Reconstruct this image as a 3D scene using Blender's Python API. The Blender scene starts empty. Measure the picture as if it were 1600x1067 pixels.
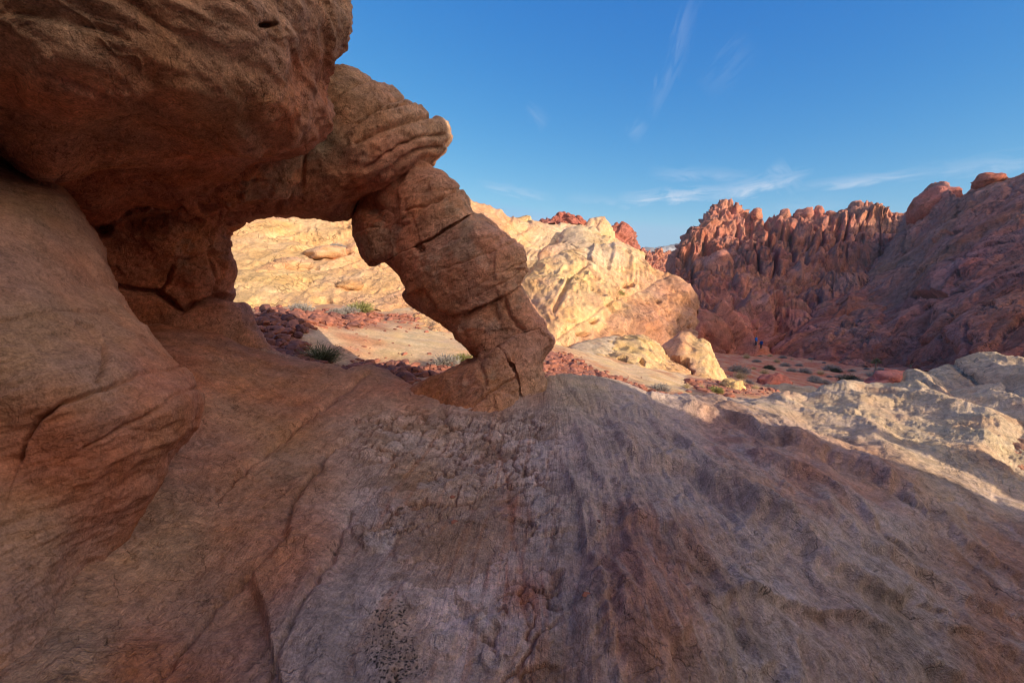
import bpy, math, random, time
import numpy as np
T0 = time.time()
R = math.radians
sc = bpy.context.scene
col = sc.collection
rng = np.random.RandomState(7)
random.seed(7)

# ------------------------------------------------------------------ camera
F_PX, CX, CY, PITCH = 711.0, 800.0, 533.5, R(8.2)
cam = bpy.data.cameras.new('camera')
cam.sensor_width = 36.0
cam.lens = 36.0 * F_PX / 1600.0
cam.clip_start = 0.05
cam.clip_end = 20000
camo = bpy.data.objects.new('camera', cam)
camo.rotation_euler = (R(90) - PITCH, 0, 0)
col.objects.link(camo)
sc.camera = camo

# ------------------------------------------------------------------ light
SUN_EL = R(15.5)
SUN_AZ = np.array([0.781, -0.625])                   # horizontal direction towards the sun
sun_dir = np.array([SUN_AZ[0] * math.cos(SUN_EL), SUN_AZ[1] * math.cos(SUN_EL), math.sin(SUN_EL)])
sl = bpy.data.lights.new('sun', 'SUN')
sl.energy = 4.8
sl.angle = R(0.5)
sl.color = (1.0, 0.83, 0.62)
so = bpy.data.objects.new('sun', sl)
so.rotation_euler = (math.acos(sun_dir[2]), 0, math.atan2(sun_dir[1], sun_dir[0]) + math.pi / 2)
so.location = (20, -20, 30)
col.objects.link(so)

w = bpy.data.worlds.new('World')
sc.world = w
w.use_nodes = True
nt = w.node_tree
for n in list(nt.nodes):
    nt.nodes.remove(n)
out = nt.nodes.new('ShaderNodeOutputWorld')
bg = nt.nodes.new('ShaderNodeBackground')
sky = nt.nodes.new('ShaderNodeTexSky')
sky.sky_type = 'NISHITA'
sky.sun_disc = False
sky.sun_elevation = SUN_EL
sky.sun_rotation = math.atan2(SUN_AZ[0], SUN_AZ[1])
sky.altitude = 700
sky.air_density = 1.0
sky.dust_density = 0.3
sky.ozone_density = 1.6
bg.inputs['Strength'].default_value = 0.15
nt.links.new(bg.outputs[0], out.inputs[0])
# wisps of high cirrus: a noise on the direction of the sky, held to a few bands
tc = nt.nodes.new('ShaderNodeTexCoord')
def wn(kind, **kw):
    n = nt.nodes.new(kind)
    for k, v in kw.items():
        setattr(n, k, v)
    return n
def wmath(op, a, b=None, c=None, clamp=False):
    n = wn('ShaderNodeMath', operation=op, use_clamp=clamp)
    for i, x in enumerate((a, b, c)):
        if x is None:
            continue
        if isinstance(x, (int, float)):
            n.inputs[i].default_value = x
        else:
            nt.links.new(x, n.inputs[i])
    return n.outputs[0]
sep = wn('ShaderNodeSeparateXYZ')
nt.links.new(tc.outputs['Generated'], sep.inputs[0])
AZ = wmath('ARCTAN2', sep.outputs[0], sep.outputs[1])          # azimuth, clockwise from forward
EL = wmath('ARCSINE', sep.outputs[2])
def azel(u, v):
    x = (u - CX) / F_PX; y = (CY - v) / F_PX
    d = np.array([x, math.cos(PITCH) + y * math.sin(PITCH), -math.sin(PITCH) + y * math.cos(PITCH)])
    d /= np.linalg.norm(d)
    return math.atan2(d[0], d[1]), math.asin(d[2])
def wisp(u0, v0, u1, v1, width, amt, seed, freq=14.0):
    a0, e0 = azel(u0, v0); a1, e1 = azel(u1, v1)
    L = math.hypot(a1 - a0, e1 - e0); ca, sa = (a1 - a0) / L, (e1 - e0) / L
    da = wmath('SUBTRACT', AZ, a0); de = wmath('SUBTRACT', EL, e0)
    s = wmath('ADD', wmath('MULTIPLY', da, ca / L), wmath('MULTIPLY', de, sa / L))
    t = wmath('SUBTRACT', wmath('MULTIPLY', de, ca), wmath('MULTIPLY', da, sa))
    cmb = wn('ShaderNodeCombineXYZ')
    nt.links.new(wmath('MULTIPLY', s, L * freq), cmb.inputs[0])
    nt.links.new(wmath('MULTIPLY', t, freq * 4), cmb.inputs[1])
    cmb.inputs[2].default_value = seed
    no = wn('ShaderNodeTexNoise')
    no.inputs['Scale'].default_value = 1.0
    no.inputs['Detail'].default_value = 6
    no.inputs['Roughness'].default_value = 0.6
    no.inputs['Distortion'].default_value = 0.6
    nt.links.new(cmb.outputs[0], no.inputs['Vector'])
    fac = no.outputs[0]
    warp = wmath('MULTIPLY', wmath('SUBTRACT', fac, 0.5), width * 3.2)
    tt = wmath('DIVIDE', wmath('ABSOLUTE', wmath('ADD', t, warp)), width)
    band = wmath('SUBTRACT', 1.0, wmath('POWER', wmath('MINIMUM', tt, 1.0), 1.5))
    ends = wmath('MULTIPLY', wmath('MULTIPLY', s, wmath('SUBTRACT', 1.0, s)), 4.0, clamp=True)
    ends = wmath('MULTIPLY', wmath('MAXIMUM', ends, 0.0), wmath('MULTIPLY', band, amt))
    tex = wmath('MULTIPLY', wmath('SUBTRACT', fac, 0.34), 3.0, clamp=True)
    return wmath('MULTIPLY', ends, tex)
tot = None
for a in [(960, 311, 1180, 296, 0.016, 1.5, 1.0), (1100, 306, 1275, 270, 0.018, 1.2, 2.3), (1010, 270, 1190, 276, 0.016, .55, 3.1),
          (1205, 255, 1250, 300, 0.02, .8, 4.4), (1240, 292, 1500, 262, 0.010, .8, 5.7), (1400, 275, 1680, 235, 0.016, .5, 6.2),
          (740, 285, 870, 312, 0.014, .6, 7.9), (1090, -20, 1020, 190, 0.022, .28, 8.8), (1010, 190, 985, 220, 0.02, .25, 9.1), (1180, 60, 1100, 150, 0.03, .14, 10.2),
          (820, 165, 855, 200, 0.018, .3, 11.0), (880, 305, 1000, 318, 0.012, .3, 12.0), (1180, 330, 1330, 318, 0.02, .3, 13.0)]:
    x = wisp(*a)
    tot = x if tot is None else wmath('MAXIMUM', tot, x)
tot = wmath('MULTIPLY', tot, 0.62, clamp=True)
mixw = wn('ShaderNodeMix', data_type='RGBA')
nt.links.new(tot, mixw.inputs['Factor'])
# the deep blue of a desert sky away from the sun, plus an added warm glow towards it, boosted to fill the shaded rock
sp = wn('ShaderNodeSeparateColor'); nt.links.new(sky.outputs[0], sp.inputs[0])
cb = wn('ShaderNodeCombineColor')
for i, (g_, a_, m_) in enumerate(((1.85, .175, 3.35), (.97, .687, 4.4), (.40, 2.10, 9.0))):
    nt.links.new(wmath('MULTIPLY', wmath('POWER', wmath('MINIMUM', sp.outputs[i], m_), g_), a_), cb.inputs[i])
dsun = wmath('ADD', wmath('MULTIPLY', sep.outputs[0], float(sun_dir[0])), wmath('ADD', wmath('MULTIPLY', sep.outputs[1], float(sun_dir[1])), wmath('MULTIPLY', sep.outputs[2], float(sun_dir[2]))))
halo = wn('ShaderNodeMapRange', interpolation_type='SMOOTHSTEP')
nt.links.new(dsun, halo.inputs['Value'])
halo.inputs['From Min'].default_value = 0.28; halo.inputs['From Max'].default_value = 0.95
fill_glow = wn('ShaderNodeMix', data_type='RGBA')
nt.links.new(halo.outputs[0], fill_glow.inputs['Factor'])
nt.links.new(cb.outputs[0], fill_glow.inputs['A'])
fill_glow.inputs['B'].default_value = (9.8, 8.2, 6.6, 1)
nt.links.new(fill_glow.outputs['Result'], mixw.inputs['A'])
mixw.inputs['B'].default_value = (3.6, 4.0, 4.7, 1)
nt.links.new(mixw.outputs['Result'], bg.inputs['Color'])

sc.view_settings.view_transform = 'Standard'
sc.view_settings.look = 'None'
sc.view_settings.exposure = 0.4
sc.view_settings.gamma = 1.0
sc.render.engine = 'CYCLES'
sc.cycles.max_bounces = 8
sc.cycles.diffuse_bounces = 5
sc.cycles.use_denoising = True
sc.cycles.filter_width = 1.1

# ------------------------------------------------------------------ numpy helpers
def _h(ix, iy, iz, seed):
    h = (ix.astype(np.uint32) * np.uint32(374761393) + iy.astype(np.uint32) * np.uint32(668265263)
         + iz.astype(np.uint32) * np.uint32(2147483647 - 1000003) + np.uint32((seed * 974634777) & 0xffffffff))
    h = (h ^ (h >> np.uint32(13))) * np.uint32(1274126177)
    h = (h ^ (h >> np.uint32(15))) * np.uint32(2246822519)
    return h ^ (h >> np.uint32(16))
def noise(P, seed=0):
    """gradient noise, about -1..1"""
    P = np.asarray(P, np.float64)
    fl = np.floor(P); fr = (P - fl).astype(np.float32); I = fl.astype(np.int64)
    u = fr * fr * fr * (fr * (fr * 6 - 15) + 10)
    res = 0
    for dx in (0, 1):
        wx = u[:, 0] if dx else 1 - u[:, 0]
        for dy in (0, 1):
            wy = u[:, 1] if dy else 1 - u[:, 1]
            for dz in (0, 1):
                wz = u[:, 2] if dz else 1 - u[:, 2]
                h = _h(I[:, 0] + dx, I[:, 1] + dy, I[:, 2] + dz, seed)
                gx = (h & np.uint32(1023)).astype(np.float32) / 511.5 - 1
                gy = ((h >> np.uint32(10)) & np.uint32(1023)).astype(np.float32) / 511.5 - 1
                gz = ((h >> np.uint32(20)) & np.uint32(1023)).astype(np.float32) / 511.5 - 1
                res = res + wx * wy * wz * (gx * (fr[:, 0] - dx) + gy * (fr[:, 1] - dy) + gz * (fr[:, 2] - dz))
    return res * 1.5
def fbm(P, octv=4, seed=0, gain=0.5, lac=2.03):
    r = 0; a = 1.0
    for o in range(octv):
        r = r + a * noise(P * lac ** o, seed + o * 17); a *= gain
    return r
def ridged(P, octv=4, seed=0, gain=0.5):
    r = 0; a = 1.0
    for o in range(octv):
        r = r + a * (1 - 2 * np.abs(noise(P * 2.07 ** o, seed + o * 13))); a *= gain
    return r * 0.5
def worley(P, seed=0, jit=0.9):
    """F1, F2 and a random value of the nearest cell"""
    P = np.asarray(P, np.float64); fl = np.floor(P); fr = (P - fl).astype(np.float32); I = fl.astype(np.int64)
    F1 = np.full(len(P), 9., np.float32); F2 = F1.copy(); ID = np.zeros(len(P), np.float32)
    for dx in (-1, 0, 1):
        for dy in (-1, 0, 1):
            for dz in (-1, 0, 1):
                h = _h(I[:, 0] + dx, I[:, 1] + dy, I[:, 2] + dz, seed)
                px = (h & np.uint32(1023)).astype(np.float32) / 1023 * jit
                py = ((h >> np.uint32(10)) & np.uint32(1023)).astype(np.float32) / 1023 * jit
                pz = ((h >> np.uint32(20)) & np.uint32(1023)).astype(np.float32) / 1023 * jit
                d = np.sqrt((dx + px - fr[:, 0]) ** 2 + (dy + py - fr[:, 1]) ** 2 + (dz + pz - fr[:, 2]) ** 2)
                idv = ((h >> np.uint32(5)) & np.uint32(4095)).astype(np.float32) / 4095
                near = d < F1
                F2 = np.where(near, F1, np.minimum(F2, d))
                ID = np.where(near, idv, ID)
                F1 = np.where(near, d, F1)
    return F1, F2, ID
def sstep(a, b, x):
    t = np.clip((x - a) / (b - a), 0, 1)
    return t * t * (3 - 2 * t)
def rbf(pts, vals, kind='tps', reg=0.0):
    pts = np.array(pts, float); vals = np.array(vals, float); n = len(pts)
    def k(r):
        return r * r * np.log(r + 1e-9) if kind == 'tps' else r
    A = np.zeros((n + 3, n + 3)); d = np.linalg.norm(pts[:, None] - pts[None], axis=2)
    A[:n, :n] = k(d) + np.eye(n) * reg; A[:n, n] = 1; A[:n, n + 1:] = pts; A[n:, :n] = A[:n, n:].T
    b = np.zeros(n + 3); b[:n] = vals
    c = np.linalg.solve(A, b)
    def f(q):
        q = np.asarray(q, float); r = np.zeros(len(q))
        for i in range(n):
            r += c[i] * k(np.hypot(q[:, 0] - pts[i, 0], q[:, 1] - pts[i, 1]))
        return r + c[n] + q[:, 0] * c[n + 1] + q[:, 1] * c[n + 2]
    return f
def depthf(ctrl, kind='tps'):
    """distance over the surface of a rock, from known points (direction x, direction y, metres); log-interpolated"""
    c = np.array(ctrl, float)
    f = rbf(c[:, :2] / 300.0, np.log(c[:, 2]), kind)
    return lambda u, v: np.exp(f(np.stack([np.ravel(u), np.ravel(v)], 1) / 300.0)).reshape(np.shape(u))
def P3(u, v, d):
    u = np.asarray(u, float); v = np.asarray(v, float); d = np.asarray(d, float)
    x = (u - CX) / F_PX; y = (CY - v) / F_PX
    c, s = math.cos(PITCH), math.sin(PITCH)
    return np.stack(np.broadcast_arrays(d * x, d * (c + y * s), d * (y * c - s)), -1)
def proj(P):
    c, s = math.cos(PITCH), math.sin(PITCH)
    d = P[..., 1] * c - P[..., 2] * s
    y = (P[..., 1] * s + P[..., 2] * c)
    return CX + F_PX * P[..., 0] / d, CY - F_PX * y / d, d
def chaikin(poly, n=2):
    p = np.array(poly, float)
    for _ in range(n):
        q = np.roll(p, -1, axis=0)
        p = np.stack([p * .75 + q * .25, p * .25 + q * .75], 1).reshape(-1, 2)
    return p
def poly_sdf(poly, U, V):
    """signed distance to a closed outline, negative inside"""
    x = U.ravel().astype(np.float32); y = V.ravel().astype(np.float32)
    best = np.full(x.shape, 1e18, np.float32); inside = np.zeros(x.shape, bool)
    p = np.array(poly, np.float32); q = np.roll(p, -1, axis=0)
    for (ax, ay), (bx, by) in zip(p, q):
        ex, ey = bx - ax, by - ay; L = ex * ex + ey * ey + 1e-9
        t = np.clip(((x - ax) * ex + (y - ay) * ey) / L, 0, 1)
        d = (x - ax - t * ex) ** 2 + (y - ay - t * ey) ** 2
        np.minimum(best, d, out=best)
        if ay != by:
            c = ((ay > y) != (by > y)) & (x < (bx - ax) * (y - ay) / (by - ay) + ax)
            inside ^= c
    s = np.sqrt(best)
    return np.where(inside, -s, s).reshape(U.shape)
def in_poly(poly, u, v):
    return poly_sdf(poly, np.asarray(u, float), np.asarray(v, float)) < 0
def rmax(a, b, r):
    """rounded intersection of two fields"""
    return np.minimum(np.maximum(a + r, b + r), 0) + np.sqrt(np.maximum(a + r, 0) ** 2 + np.maximum(b + r, 0) ** 2) - r

# ------------------------------------------------------------------ mesh helpers
def make_mesh(name, verts, faces, mat, parent=None, smooth=True, colors=None, flow=None):
    me = bpy.data.meshes.new(name)
    verts = np.asarray(verts, np.float32); faces = np.asarray(faces, np.int32)
    k = faces.shape[1]
    me.vertices.add(len(verts)); me.vertices.foreach_set('co', verts.ravel())
    me.loops.add(faces.size); me.loops.foreach_set('vertex_index', faces.ravel())
    me.polygons.add(len(faces))
    me.polygons.foreach_set('loop_start', np.arange(0, faces.size, k, dtype=np.int32))
    me.polygons.foreach_set('loop_total', np.full(len(faces), k, np.int32))
    me.polygons.foreach_set('use_smooth', np.full(len(faces), smooth))
    if colors is not None:
        at = me.color_attributes.new('Col', 'FLOAT_COLOR', 'POINT')
        c = np.ones((len(verts), 4), np.float32); c[:, :3] = np.clip(colors, 0.004, 0.9)
        at.data.foreach_set('color', c.ravel())
    if flow is not None:
        at = me.attributes.new('Flow', 'FLOAT_VECTOR', 'POINT')
        at.data.foreach_set('vector', np.asarray(flow, np.float32).ravel())
    me.materials.append(mat)
    me.update(); me.validate()
    o = bpy.data.objects.new(name, me)
    col.objects.link(o)
    if parent is not None:
        o.parent = parent
    return o
def tag(o, label=None, cat=None, group=None, kind=None):
    if label: o['label'] = label
    if cat: o['category'] = cat
    if group: o['group'] = group
    if kind: o['kind'] = kind
    return o
def empty(name, loc, *a, **k):
    o = bpy.data.objects.new(name, None); o.location = loc; o.empty_display_size = .2
    col.objects.link(o)
    return tag(o, *a, **k)
def vnormals(V, Fq):
    N = np.zeros_like(V)
    a, b, c, d = V[Fq[:, 0]], V[Fq[:, 1]], V[Fq[:, 2]], V[Fq[:, 3]]
    n = np.cross(c - a, d - b)
    for i in range(4):
        for j in range(3):
            N[:, j] += np.bincount(Fq[:, i], n[:, j], len(V))
    return N / (np.linalg.norm(N, axis=1, keepdims=True) + 1e-12)
def smoothN(N, Fq, it):
    n = len(N)
    for _ in range(it):
        S = N.copy()
        for i in range(4):
            for j in range(3):
                S[:, j] += np.bincount(Fq[:, i], N[Fq[:, (i + 1) % 4], j], n) + np.bincount(Fq[:, i], N[Fq[:, (i - 1) % 4], j], n)
        N = S / (np.linalg.norm(S, axis=1, keepdims=True) + 1e-12)
    return N
CORN = [(0, 0, 0), (1, 0, 0), (0, 1, 0), (1, 1, 0), (0, 0, 1), (1, 0, 1), (0, 1, 1), (1, 1, 1)]
EDGE = [(0, 1), (2, 3), (4, 5), (6, 7), (0, 2), (1, 3), (4, 6), (5, 7), (0, 4), (1, 5), (2, 6), (3, 7)]
def surface_nets(Fd):
    ins = Fd < 0
    cnt = np.zeros(np.array(Fd.shape) - 1, np.int8)
    nx, ny, nz = cnt.shape
    for a, b, c in CORN:
        cnt += ins[a:a + nx, b:b + ny, c:c + nz]
    act = (cnt > 0) & (cnt < 8)
    I, J, K = np.nonzero(act)
    idx = np.full(cnt.shape, -1, np.int32); idx[I, J, K] = np.arange(len(I))
    vals = np.stack([Fd[I + a, J + b, K + c] for a, b, c in CORN], 1)
    acc = np.zeros((len(I), 3)); n = np.zeros(len(I))
    for e0, e1 in EDGE:
        f0, f1 = vals[:, e0], vals[:, e1]
        m = (f0 < 0) != (f1 < 0)
        t = np.where(m, f0 / np.where(m, f0 - f1, 1), 0)
        p = np.array(CORN[e0])[None] + t[:, None] * (np.array(CORN[e1]) - np.array(CORN[e0]))[None]
        acc += p * m[:, None]; n += m
    Vg = acc / n[:, None] + np.stack([I, J, K], 1)
    Q = []
    for ax in range(3):
        s0 = [slice(None)] * 3; s1 = [slice(None)] * 3
        s0[ax] = slice(0, -1); s1[ax] = slice(1, None)
        A = ins[tuple(s0)]; B = ins[tuple(s1)]
        ch = A != B
        i, j, k = np.nonzero(ch)
        g = [i, j, k]; o1, o2 = (ax + 1) % 3, (ax + 2) % 3
        ok = (g[o1] > 0) & (g[o2] > 0) & (g[o1] < Fd.shape[o1] - 1) & (g[o2] < Fd.shape[o2] - 1)
        i, j, k = i[ok], j[ok], k[ok]
        fl = A[i, j, k]
        def at(d1, d2):
            q = [i, j, k]
            q[o1] = q[o1] - d1; q[o2] = q[o2] - d2
            return idx[q[0], q[1], q[2]]
        quad = np.stack([at(0, 0), at(1, 0), at(1, 1), at(0, 1)], 1)
        quad[~fl] = quad[~fl][:, ::-1]
        Q.append(quad)
    Q = np.concatenate(Q)
    return Vg, Q[(Q >= 0).all(1)]

# ------------------------------------------------------------------ materials
def rock_mat(name, scale=1.0, strata=(0.2, -0.1, 1.0), sfreq=9.0, bump=0.6, dist=0.02, varn=0.28, strat_amt=0.25,
             pits=0.3, crack=0.25, flow=False, grain=1.0, warm=(0.12, -0.02)):
    """weathered sandstone: base colour from the mesh, mottling, bedding lines, pits, fine cracks and grain"""
    m = bpy.data.materials.new(name); m.use_nodes = True
    t = m.node_tree; N = t.nodes; L = t.links
    for n in list(N): N.remove(n)
    o = N.new('ShaderNodeOutputMaterial'); b = N.new('ShaderNodeBsdfPrincipled')
    L.new(b.outputs[0], o.inputs[0])
    b.inputs['Roughness'].default_value = 0.93
    b.inputs['Specular IOR Level'].default_value = 0.18
    geo = N.new('ShaderNodeNewGeometry')
    def vm(op, a, bb=None, sc_=None):
        n = N.new('ShaderNodeVectorMath'); n.operation = op
        if isinstance(a, tuple): n.inputs[0].default_value = a
        else: L.new(a, n.inputs[0])
        if bb is not None:
            if isinstance(bb, tuple): n.inputs[1].default_value = bb
            else: L.new(bb, n.inputs[1])
        if sc_ is not None: n.inputs['Scale'].default_value = sc_
        return n.outputs['Value'] if op in ('DOT_PRODUCT', 'LENGTH') else n.outputs['Vector']
    def mt(op, a, bb=None, c=None, clamp=False):
        n = N.new('ShaderNodeMath'); n.operation = op; n.use_clamp = clamp
        for i, x in enumerate((a, bb, c)):
            if x is None: continue
            if isinstance(x, (int, float)): n.inputs[i].default_value = x
            else: L.new(x, n.inputs[i])
        return n.outputs[0]
    def nz(vec, s, det=5, rough=0.55, dis=0.0):
        n = N.new('ShaderNodeTexNoise'); L.new(vec, n.inputs['Vector'])
        n.inputs['Scale'].default_value = s; n.inputs['Detail'].default_value = det
        n.inputs['Roughness'].default_value = rough; n.inputs['Distortion'].default_value = dis
        return n.outputs[0]
    pos = vm('SCALE', geo.outputs['Position'], sc_=scale)
    big = nz(pos, 0.9, 4, .55)
    mid = nz(pos, 4.5, 6, .62)
    fine = nz(pos, 26.0, 5, .7)
    gr = nz(pos, 95.0, 3, .7)
    # bedding: a warped coordinate across the beds
    q = vm('DOT_PRODUCT', pos, tuple(strata))
    q = mt('ADD', q, mt('MULTIPLY', big, 0.55))
    q = mt('ADD', q, mt('MULTIPLY', mid, 0.035))
    cq = N.new('ShaderNodeCombineXYZ'); L.new(mt('MULTIPLY', q, sfreq), cq.inputs[0])
    L.new(mt('MULTIPLY', big, 1.5), cq.inputs[1])
    bed = nz(cq.outputs[0], 1.0, 7, .72)
    # pits and cracks
    vo = N.new('ShaderNodeTexVoronoi'); vo.feature = 'DISTANCE_TO_EDGE'; vo.inputs['Scale'].default_value = 2.6
    wv = N.new('ShaderNodeTexNoise'); L.new(pos, wv.inputs['Vector']); wv.inputs['Scale'].default_value = 3.0; wv.inputs['Detail'].default_value = 5
    wp = vm('ADD', pos, vm('SCALE', wv.outputs['Color'], sc_=0.75))
    L.new(wp, vo.inputs['Vector'])
    ck = mt('SUBTRACT', 1.0, mt('MULTIPLY', vo.outputs['Distance'], 42.0), clamp=True)
    ck = mt('MULTIPLY', ck, mt('MULTIPLY', mt('SUBTRACT', mid, 0.47), 9.0, clamp=True))
    pv = N.new('ShaderNodeTexVoronoi'); pv.inputs['Scale'].default_value = 17.0
    L.new(vm('ADD', pos, vm('SCALE', wv.outputs['Color'], sc_=0.12)), pv.inputs['Vector'])
    pit = mt('SUBTRACT', 1.0, mt('MULTIPLY', pv.outputs['Distance'], 3.6), clamp=True)
    pit = mt('MULTIPLY', pit, mt('MULTIPLY', mt('SUBTRACT', big, 0.52), 8.0, clamp=True))
    def rdg(x, k_):
        return mt('SUBTRACT', 1.0, mt('MULTIPLY', mt('ABSOLUTE', mt('SUBTRACT', x, 0.5)), k_))
    flk = N.new('ShaderNodeTexVoronoi'); flk.inputs['Scale'].default_value = 7.5
    L.new(vm('ADD', vm('MULTIPLY', pos, (1.0, 1.0, 1.7)), vm('SCALE', wv.outputs['Color'], sc_=0.55)), flk.inputs['Vector'])
    fsep = N.new('ShaderNodeSeparateColor'); L.new(flk.outputs['Color'], fsep.inputs[0])
    v2 = N.new('ShaderNodeTexVoronoi'); v2.feature = 'DISTANCE_TO_EDGE'; v2.inputs['Scale'].default_value = 8.0
    L.new(vm('ADD', pos, vm('SCALE', wv.outputs['Color'], sc_=0.5)), v2.inputs['Vector'])
    ck2 = mt('SUBTRACT', 1.0, mt('MULTIPLY', v2.outputs['Distance'], 22.0), clamp=True)
    ck2 = mt('MULTIPLY', ck2, mt('MULTIPLY', mt('SUBTRACT', nz(pos, 3.1, 3), 0.53), 12.0, clamp=True))
    hgt = mt('ADD', mt('MULTIPLY', mid, 0.45), mt('MULTIPLY', fine, 0.55))
    hgt = mt('ADD', hgt, mt('MULTIPLY', rdg(fine, 3.0), 0.22))
    hgt = mt('ADD', hgt, mt('MULTIPLY', rdg(mid, 3.0), 0.16))
    hgt = mt('ADD', hgt, mt('MULTIPLY', fsep.outputs[0], 0.16))
    hgt = mt('SUBTRACT', hgt, mt('MULTIPLY', ck2, crack * .8))
    hgt = mt('ADD', hgt, mt('MULTIPLY', gr, 0.42 * grain))
    hgt = mt('ADD', hgt, mt('MULTIPLY', bed, strat_amt * 2.2))
    hgt = mt('SUBTRACT', hgt, mt('MULTIPLY', ck, crack))
    hgt = mt('SUBTRACT', hgt, mt('MULTIPLY', pit, pits))
    at = N.new('ShaderNodeAttribute'); at.attribute_name = 'Col'
    base = at.outputs['Color']
    if flow:
        fa = N.new('ShaderNodeAttribute'); fa.attribute_name = 'Flow'
        f1 = nz(vm('MULTIPLY', fa.outputs['Vector'], (22.0, 2.0, 1.0)), 1.0, 7, .7, .05)
        f2 = nz(vm('MULTIPLY', fa.outputs['Vector'], (80.0, 9.0, 1.0)), 1.0, 5, .7, .05)
        hgt = mt('ADD', hgt, mt('ADD', mt('ADD', mt('MULTIPLY', f1, .3), mt('MULTIPLY', rdg(f1, 4.0), .30)), mt('ADD', mt('MULTIPLY', f2, 0.15), mt('MULTIPLY', rdg(f2, 4.0), .22))))
    # colour: multiply by mottling
    k = mt('ADD', mt('MULTIPLY', mt('SUBTRACT', mid, .5), varn * 2.8), mt('MULTIPLY', mt('SUBTRACT', fine, .5), varn * 4.0))
    k = mt('ADD', k, mt('MULTIPLY', mt('SUBTRACT', gr, .5), varn * 4.5 * grain))
    k = mt('ADD', k, mt('MULTIPLY', mt('SUBTRACT', bed, .5), strat_amt * 2.6))
    if flow:
        k = mt('ADD', k, mt('ADD', mt('MULTIPLY', mt('SUBTRACT', f1, .5), 0.28), mt('MULTIPLY', mt('SUBTRACT', f2, .5), 0.25)))
    k = mt('SUBTRACT', k, mt('MULTIPLY', ck, 0.35 * crack / .25))
    k = mt('SUBTRACT', k, mt('MULTIPLY', ck2, 0.30 * crack / .25))
    k = mt('ADD', k, mt('MULTIPLY', mt('SUBTRACT', fsep.outputs[1], .5), varn * .45))
    k = mt('ADD', k, 1.0)
    k = mt('MAXIMUM', k, 0.25)
    hs = N.new('ShaderNodeHueSaturation'); L.new(base, hs.inputs['Color']); L.new(k, hs.inputs['Value'])
    hue = mt('ADD', 0.5, mt('MULTIPLY', mt('SUBTRACT', big, .5), warm[0] * .35))
    L.new(hue, hs.inputs['Hue'])
    L.new(mt('ADD', 1.0, mt('MULTIPLY', mt('SUBTRACT', nz(pos, 2.3, 4), .5), 0.5)), hs.inputs['Saturation'])
    L.new(hs.outputs[0], b.inputs['Base Color'])
    bp = N.new('ShaderNodeBump'); bp.inputs['Strength'].default_value = bump
    bp.inputs['Distance'].default_value = dist / scale * 1.7
    L.new(hgt, bp.inputs['Height']); L.new(bp.outputs[0], b.inputs['Normal'])
    return m
def plain_mat(name, c, rough=0.8, var=0.3, scale=8):
    m = bpy.data.materials.new(name); m.use_nodes = True
    t = m.node_tree; b = t.nodes['Principled BSDF']
    n = t.nodes.new('ShaderNodeTexNoise'); n.inputs['Scale'].default_value = scale; n.inputs['Detail'].default_value = 4
    g = t.nodes.new('ShaderNodeNewGeometry'); t.links.new(g.outputs['Position'], n.inputs['Vector'])
    r = t.nodes.new('ShaderNodeValToRGB')
    r.color_ramp.elements[0].position = .3; r.color_ramp.elements[1].position = .7
    r.color_ramp.elements[0].color = (*[x * (1 - var) for x in c], 1)
    r.color_ramp.elements[1].color = (*[min(1, x * (1 + var)) for x in c], 1)
    t.links.new(n.outputs[0], r.inputs[0]); t.links.new(r.outputs[0], b.inputs['Base Color'])
    b.inputs['Roughness'].default_value = rough
    b.inputs['Specular IOR Level'].default_value = 0.2
    return m
def srgb(r, g, b):
    f = lambda c: (c / 255 / 12.92) if c / 255 <= .04045 else ((c / 255 + .055) / 1.055) ** 2.4
    return np.array([f(r), f(g), f(b)])
def blendcol(u, v, pts, sig=70.0):
    """stone colours that change over the rock: soft blend of swatches (u, v, rgb)"""
    u = np.asarray(u, np.float32); v = np.asarray(v, np.float32)
    W = np.zeros(u.shape, np.float32); C = np.zeros(u.shape + (3,), np.float32)
    for p in pts:
        s = p[3] if len(p) > 3 else sig
        d2 = ((u - p[0]) ** 2 + (v - p[1]) ** 2) / (s * s)
        wgt = 1.0 / (1 + d2) ** 2.2 + 1e-7
        W += wgt; C += wgt[..., None] * np.asarray(p[2], np.float32)
    return C / W[..., None]

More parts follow.
